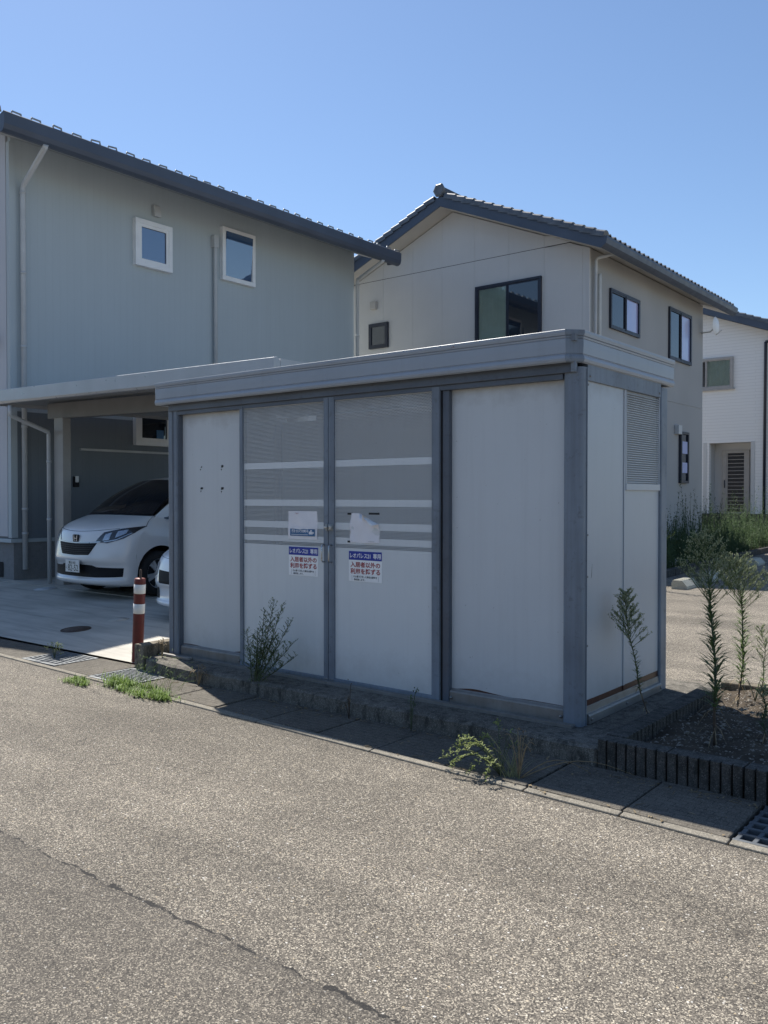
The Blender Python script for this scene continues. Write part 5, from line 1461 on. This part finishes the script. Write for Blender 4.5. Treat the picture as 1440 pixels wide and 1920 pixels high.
sprawl((-5.18, -.47, .012), [(-.10, .02, .09, 14), (-.12, -.03, .06, 10), (.03, .02, .10, 18), (.10, .02, .09, 18), (.14, -.02, .05, 12)], 'tiny weeds growing through the far drain grate', 47, M['leaf'])
sprawl((-3.93, -.17, .126), [(-.04, -.02, .10, 4), (.03, -.03, .12, 4), (.08, -.05, .10, 4), (.0, .02, .13, 4), (-.08, -.02, .08, 4), (.13, -.03, .07, 4)], 'dry grass tuft at the left corner of the shed', 48, M['dry'], M['dry'])
def grass_patch(cx, cy, rx, ry, n, hgt, seed, label, skew=-.04, mat=M['grass']):
    rnd = random.Random(seed); m = MB()
    cl = []
    for k in range(int(n/55)):
        a = rnd.uniform(0, 6.28); q = rnd.random()**.6; x = cx+rx*q*math.cos(a)*1.1; cl.append((x, cy+ry*q*math.sin(a)+(x-cx)*skew*3, rnd.uniform(.35, 1.5), rnd.uniform(.012, .045)))
    for i in range(n):
        x0, y0, hh_, sp = rnd.choice(cl); x = x0+rnd.gauss(0, sp*1.5); y = y0+rnd.gauss(0, sp*.8)
        blade(m, Vector((x, y, .008)), fan(rnd, rnd.uniform(.15, 2.2)), hgt*rnd.uniform(.35, 1.35)*hh_, .0045*rnd.uniform(.6, 1.8), rnd.uniform(0, .7))
    dirt_ = MB()
    for (x0, y0, hh_, sp) in cl:
        for q in range(5): rock(dirt_, (x0+rnd.gauss(0, sp), y0+rnd.gauss(0, sp*.6), .008), rnd.uniform(.006, .016), rnd)
    tag(dirt_.build('dirt', M['soil']), 'dark dirt under the ' + label, 'dirt', kind='stuff')
    return tag(m.build('grass', mat, recalc=False), label, 'grass', kind='stuff')
grass_patch(-3.42, -.80, .42, .105, 2300, .075, 51, 'bright green grass growing along the edge of the barred drain grate')
grass_patch(-4.10, -.90, .20, .075, 700, .060, 52, 'small patch of green grass on the road beside the barred grate')
mg = MB(); rnd = random.Random(53)
for i in range(46):
    b0 = Vector((rnd.uniform(-3.75, -3.05), rnd.uniform(-.80, -.55), .01)); d = Vector((rnd.uniform(-.6, 1.0), rnd.uniform(-.3, .6), rnd.uniform(.5, 1.2))).normalized(); L = rnd.uniform(.10, .30)
    mg.tube([b0, b0+d*L*.6, b0+d*L+Vector((d.x*.03, d.y*.03, -.03))], [.0014, .001, .0005], 3, False)
    for q in range(3): blade(mg, b0+d*L, fan(rnd, .6), .05, .002, .2)
tag(mg.build('grass', M['grass'], recalc=False), 'long thin seeding grass stalks leaning over the grate', 'grass', kind='stuff')

lg = empty('grass_tuft', (.02, -.83, .012)); tag(lg, 'tuft of long arching grass blades rising behind the sprawling weed', 'weed', 'weeds along the foot of the shed')
lb = MB(); rnd = random.Random(72)
for i in range(46):
    a = rnd.uniform(1.2, 3.6); L = rnd.uniform(.14, .40); el = rnd.uniform(.35, 1.2); d = Vector((math.cos(a)*math.cos(el), math.sin(a)*math.cos(el)*.7, math.sin(el)))
    b0 = Vector((rnd.gauss(0, .025), rnd.gauss(0, .02), 0)); side = Vector((-d.y, d.x, 0)).normalized()*.0022
    P = [b0 + d*L*q/6 + Vector((0, 0, -.32*L*(q/6)**2)) for q in range(7)]
    lb.grid([[p - side*(1-q/7), p + side*(1-q/7)] for q, p in enumerate(P)])
lb.build('blades', M['straw'], lg, local=True, recalc=False)
# dead leaves, twigs and grit caught along the foot of the slab and the kerb
db = MB(); rnd = random.Random(71)
for i in range(420):
    x = rnd.uniform(-3.9, 2.6); q = rnd.random()
    y = (-.40 if x < .3 else -.43-(x-.3)*.02) - abs(rnd.gauss(0, .035)) if q < .62 else (yf(x)+.058+rnd.gauss(0, .012) if q < .85 else rnd.uniform(yf(x)+.1, -.45))
    if 1.2 < x < 1.8 and y < -.44: continue
    if -4.2 < x < -3.6: continue
    p = Vector((x, y, .018))
    if rnd.random() < .45: blade(db, p, fan(rnd, rnd.uniform(-.05, .35)), rnd.uniform(.012, .04), rnd.uniform(.006, .016), rnd.uniform(-.1, .1))
    elif rnd.random() < .4:
        d = fan(rnd, .02); db.tube([p, p+d*rnd.uniform(.03, .10)], [.0016, .0009], 4, False)
    else: rock(db, p, rnd.uniform(.003, .009), rnd)
tag(db.build('litter', M['dry'], recalc=False), 'dead leaves, twigs and grit caught along the gutter', 'litter', kind='stuff')

# mass of tall weeds between the car park and the houses
mw = MB(); rnd = random.Random(61)
for i in range(5200):
    u = rnd.random(); y = 9.6 + 16.4*u
    xk = -3.72 - (y-9.2)*.066
    x = xk - rnd.random()**1.3*2.1 if rnd.random() < .62 else (rnd.uniform(-5.2, 1.2))
    if x > xk: y = 25.2+rnd.random()*1.0
    h = (rnd.uniform(.35, 1.2) if rnd.random() < .88 else rnd.uniform(1.2, 1.75))*(1.0 if x < xk-.4 else .6)*(.75+.4*math.sin(y*2.1+x))
    b0 = Vector((x, y, .08)); lean_ = Vector((rnd.uniform(-.18, .18), rnd.uniform(-.18, .18), 1))
    s = lean_.cross(Vector((-.62, .78, 0))).normalized()
    tp = b0+lean_*h; w = .012
    k = len(mw.v); mw.v += [tuple(b0), tuple(b0+Vector((w, w*.5, 0))), tuple(tp)]; mw.f.append([k, k+1, k+2]); mw.sm.append(False)
    for q in range(int(6+h*12)):
        f = rnd.uniform(.15, 1); blade(mw, b0.lerp(tp, f), fan(rnd, rnd.uniform(.3, 1.3)), rnd.uniform(.06, .17)*(1.15-f*.6), .016, .15)
tag(mw.build('weeds', M['grass_far'], recalc=False), 'dense tall green weeds in front of the beige and white houses', 'weeds', kind='stuff')
horseweed((-2.9, 8.9, .05), (-2.95, 8.9, 1.22), 'yellowish flowering weed beside the far corner of the shed', 26, 90, .14, .1, .60, 24, .26, fl=M['grass'], leafm=M['leaf'], rad=.008, flowers=9)
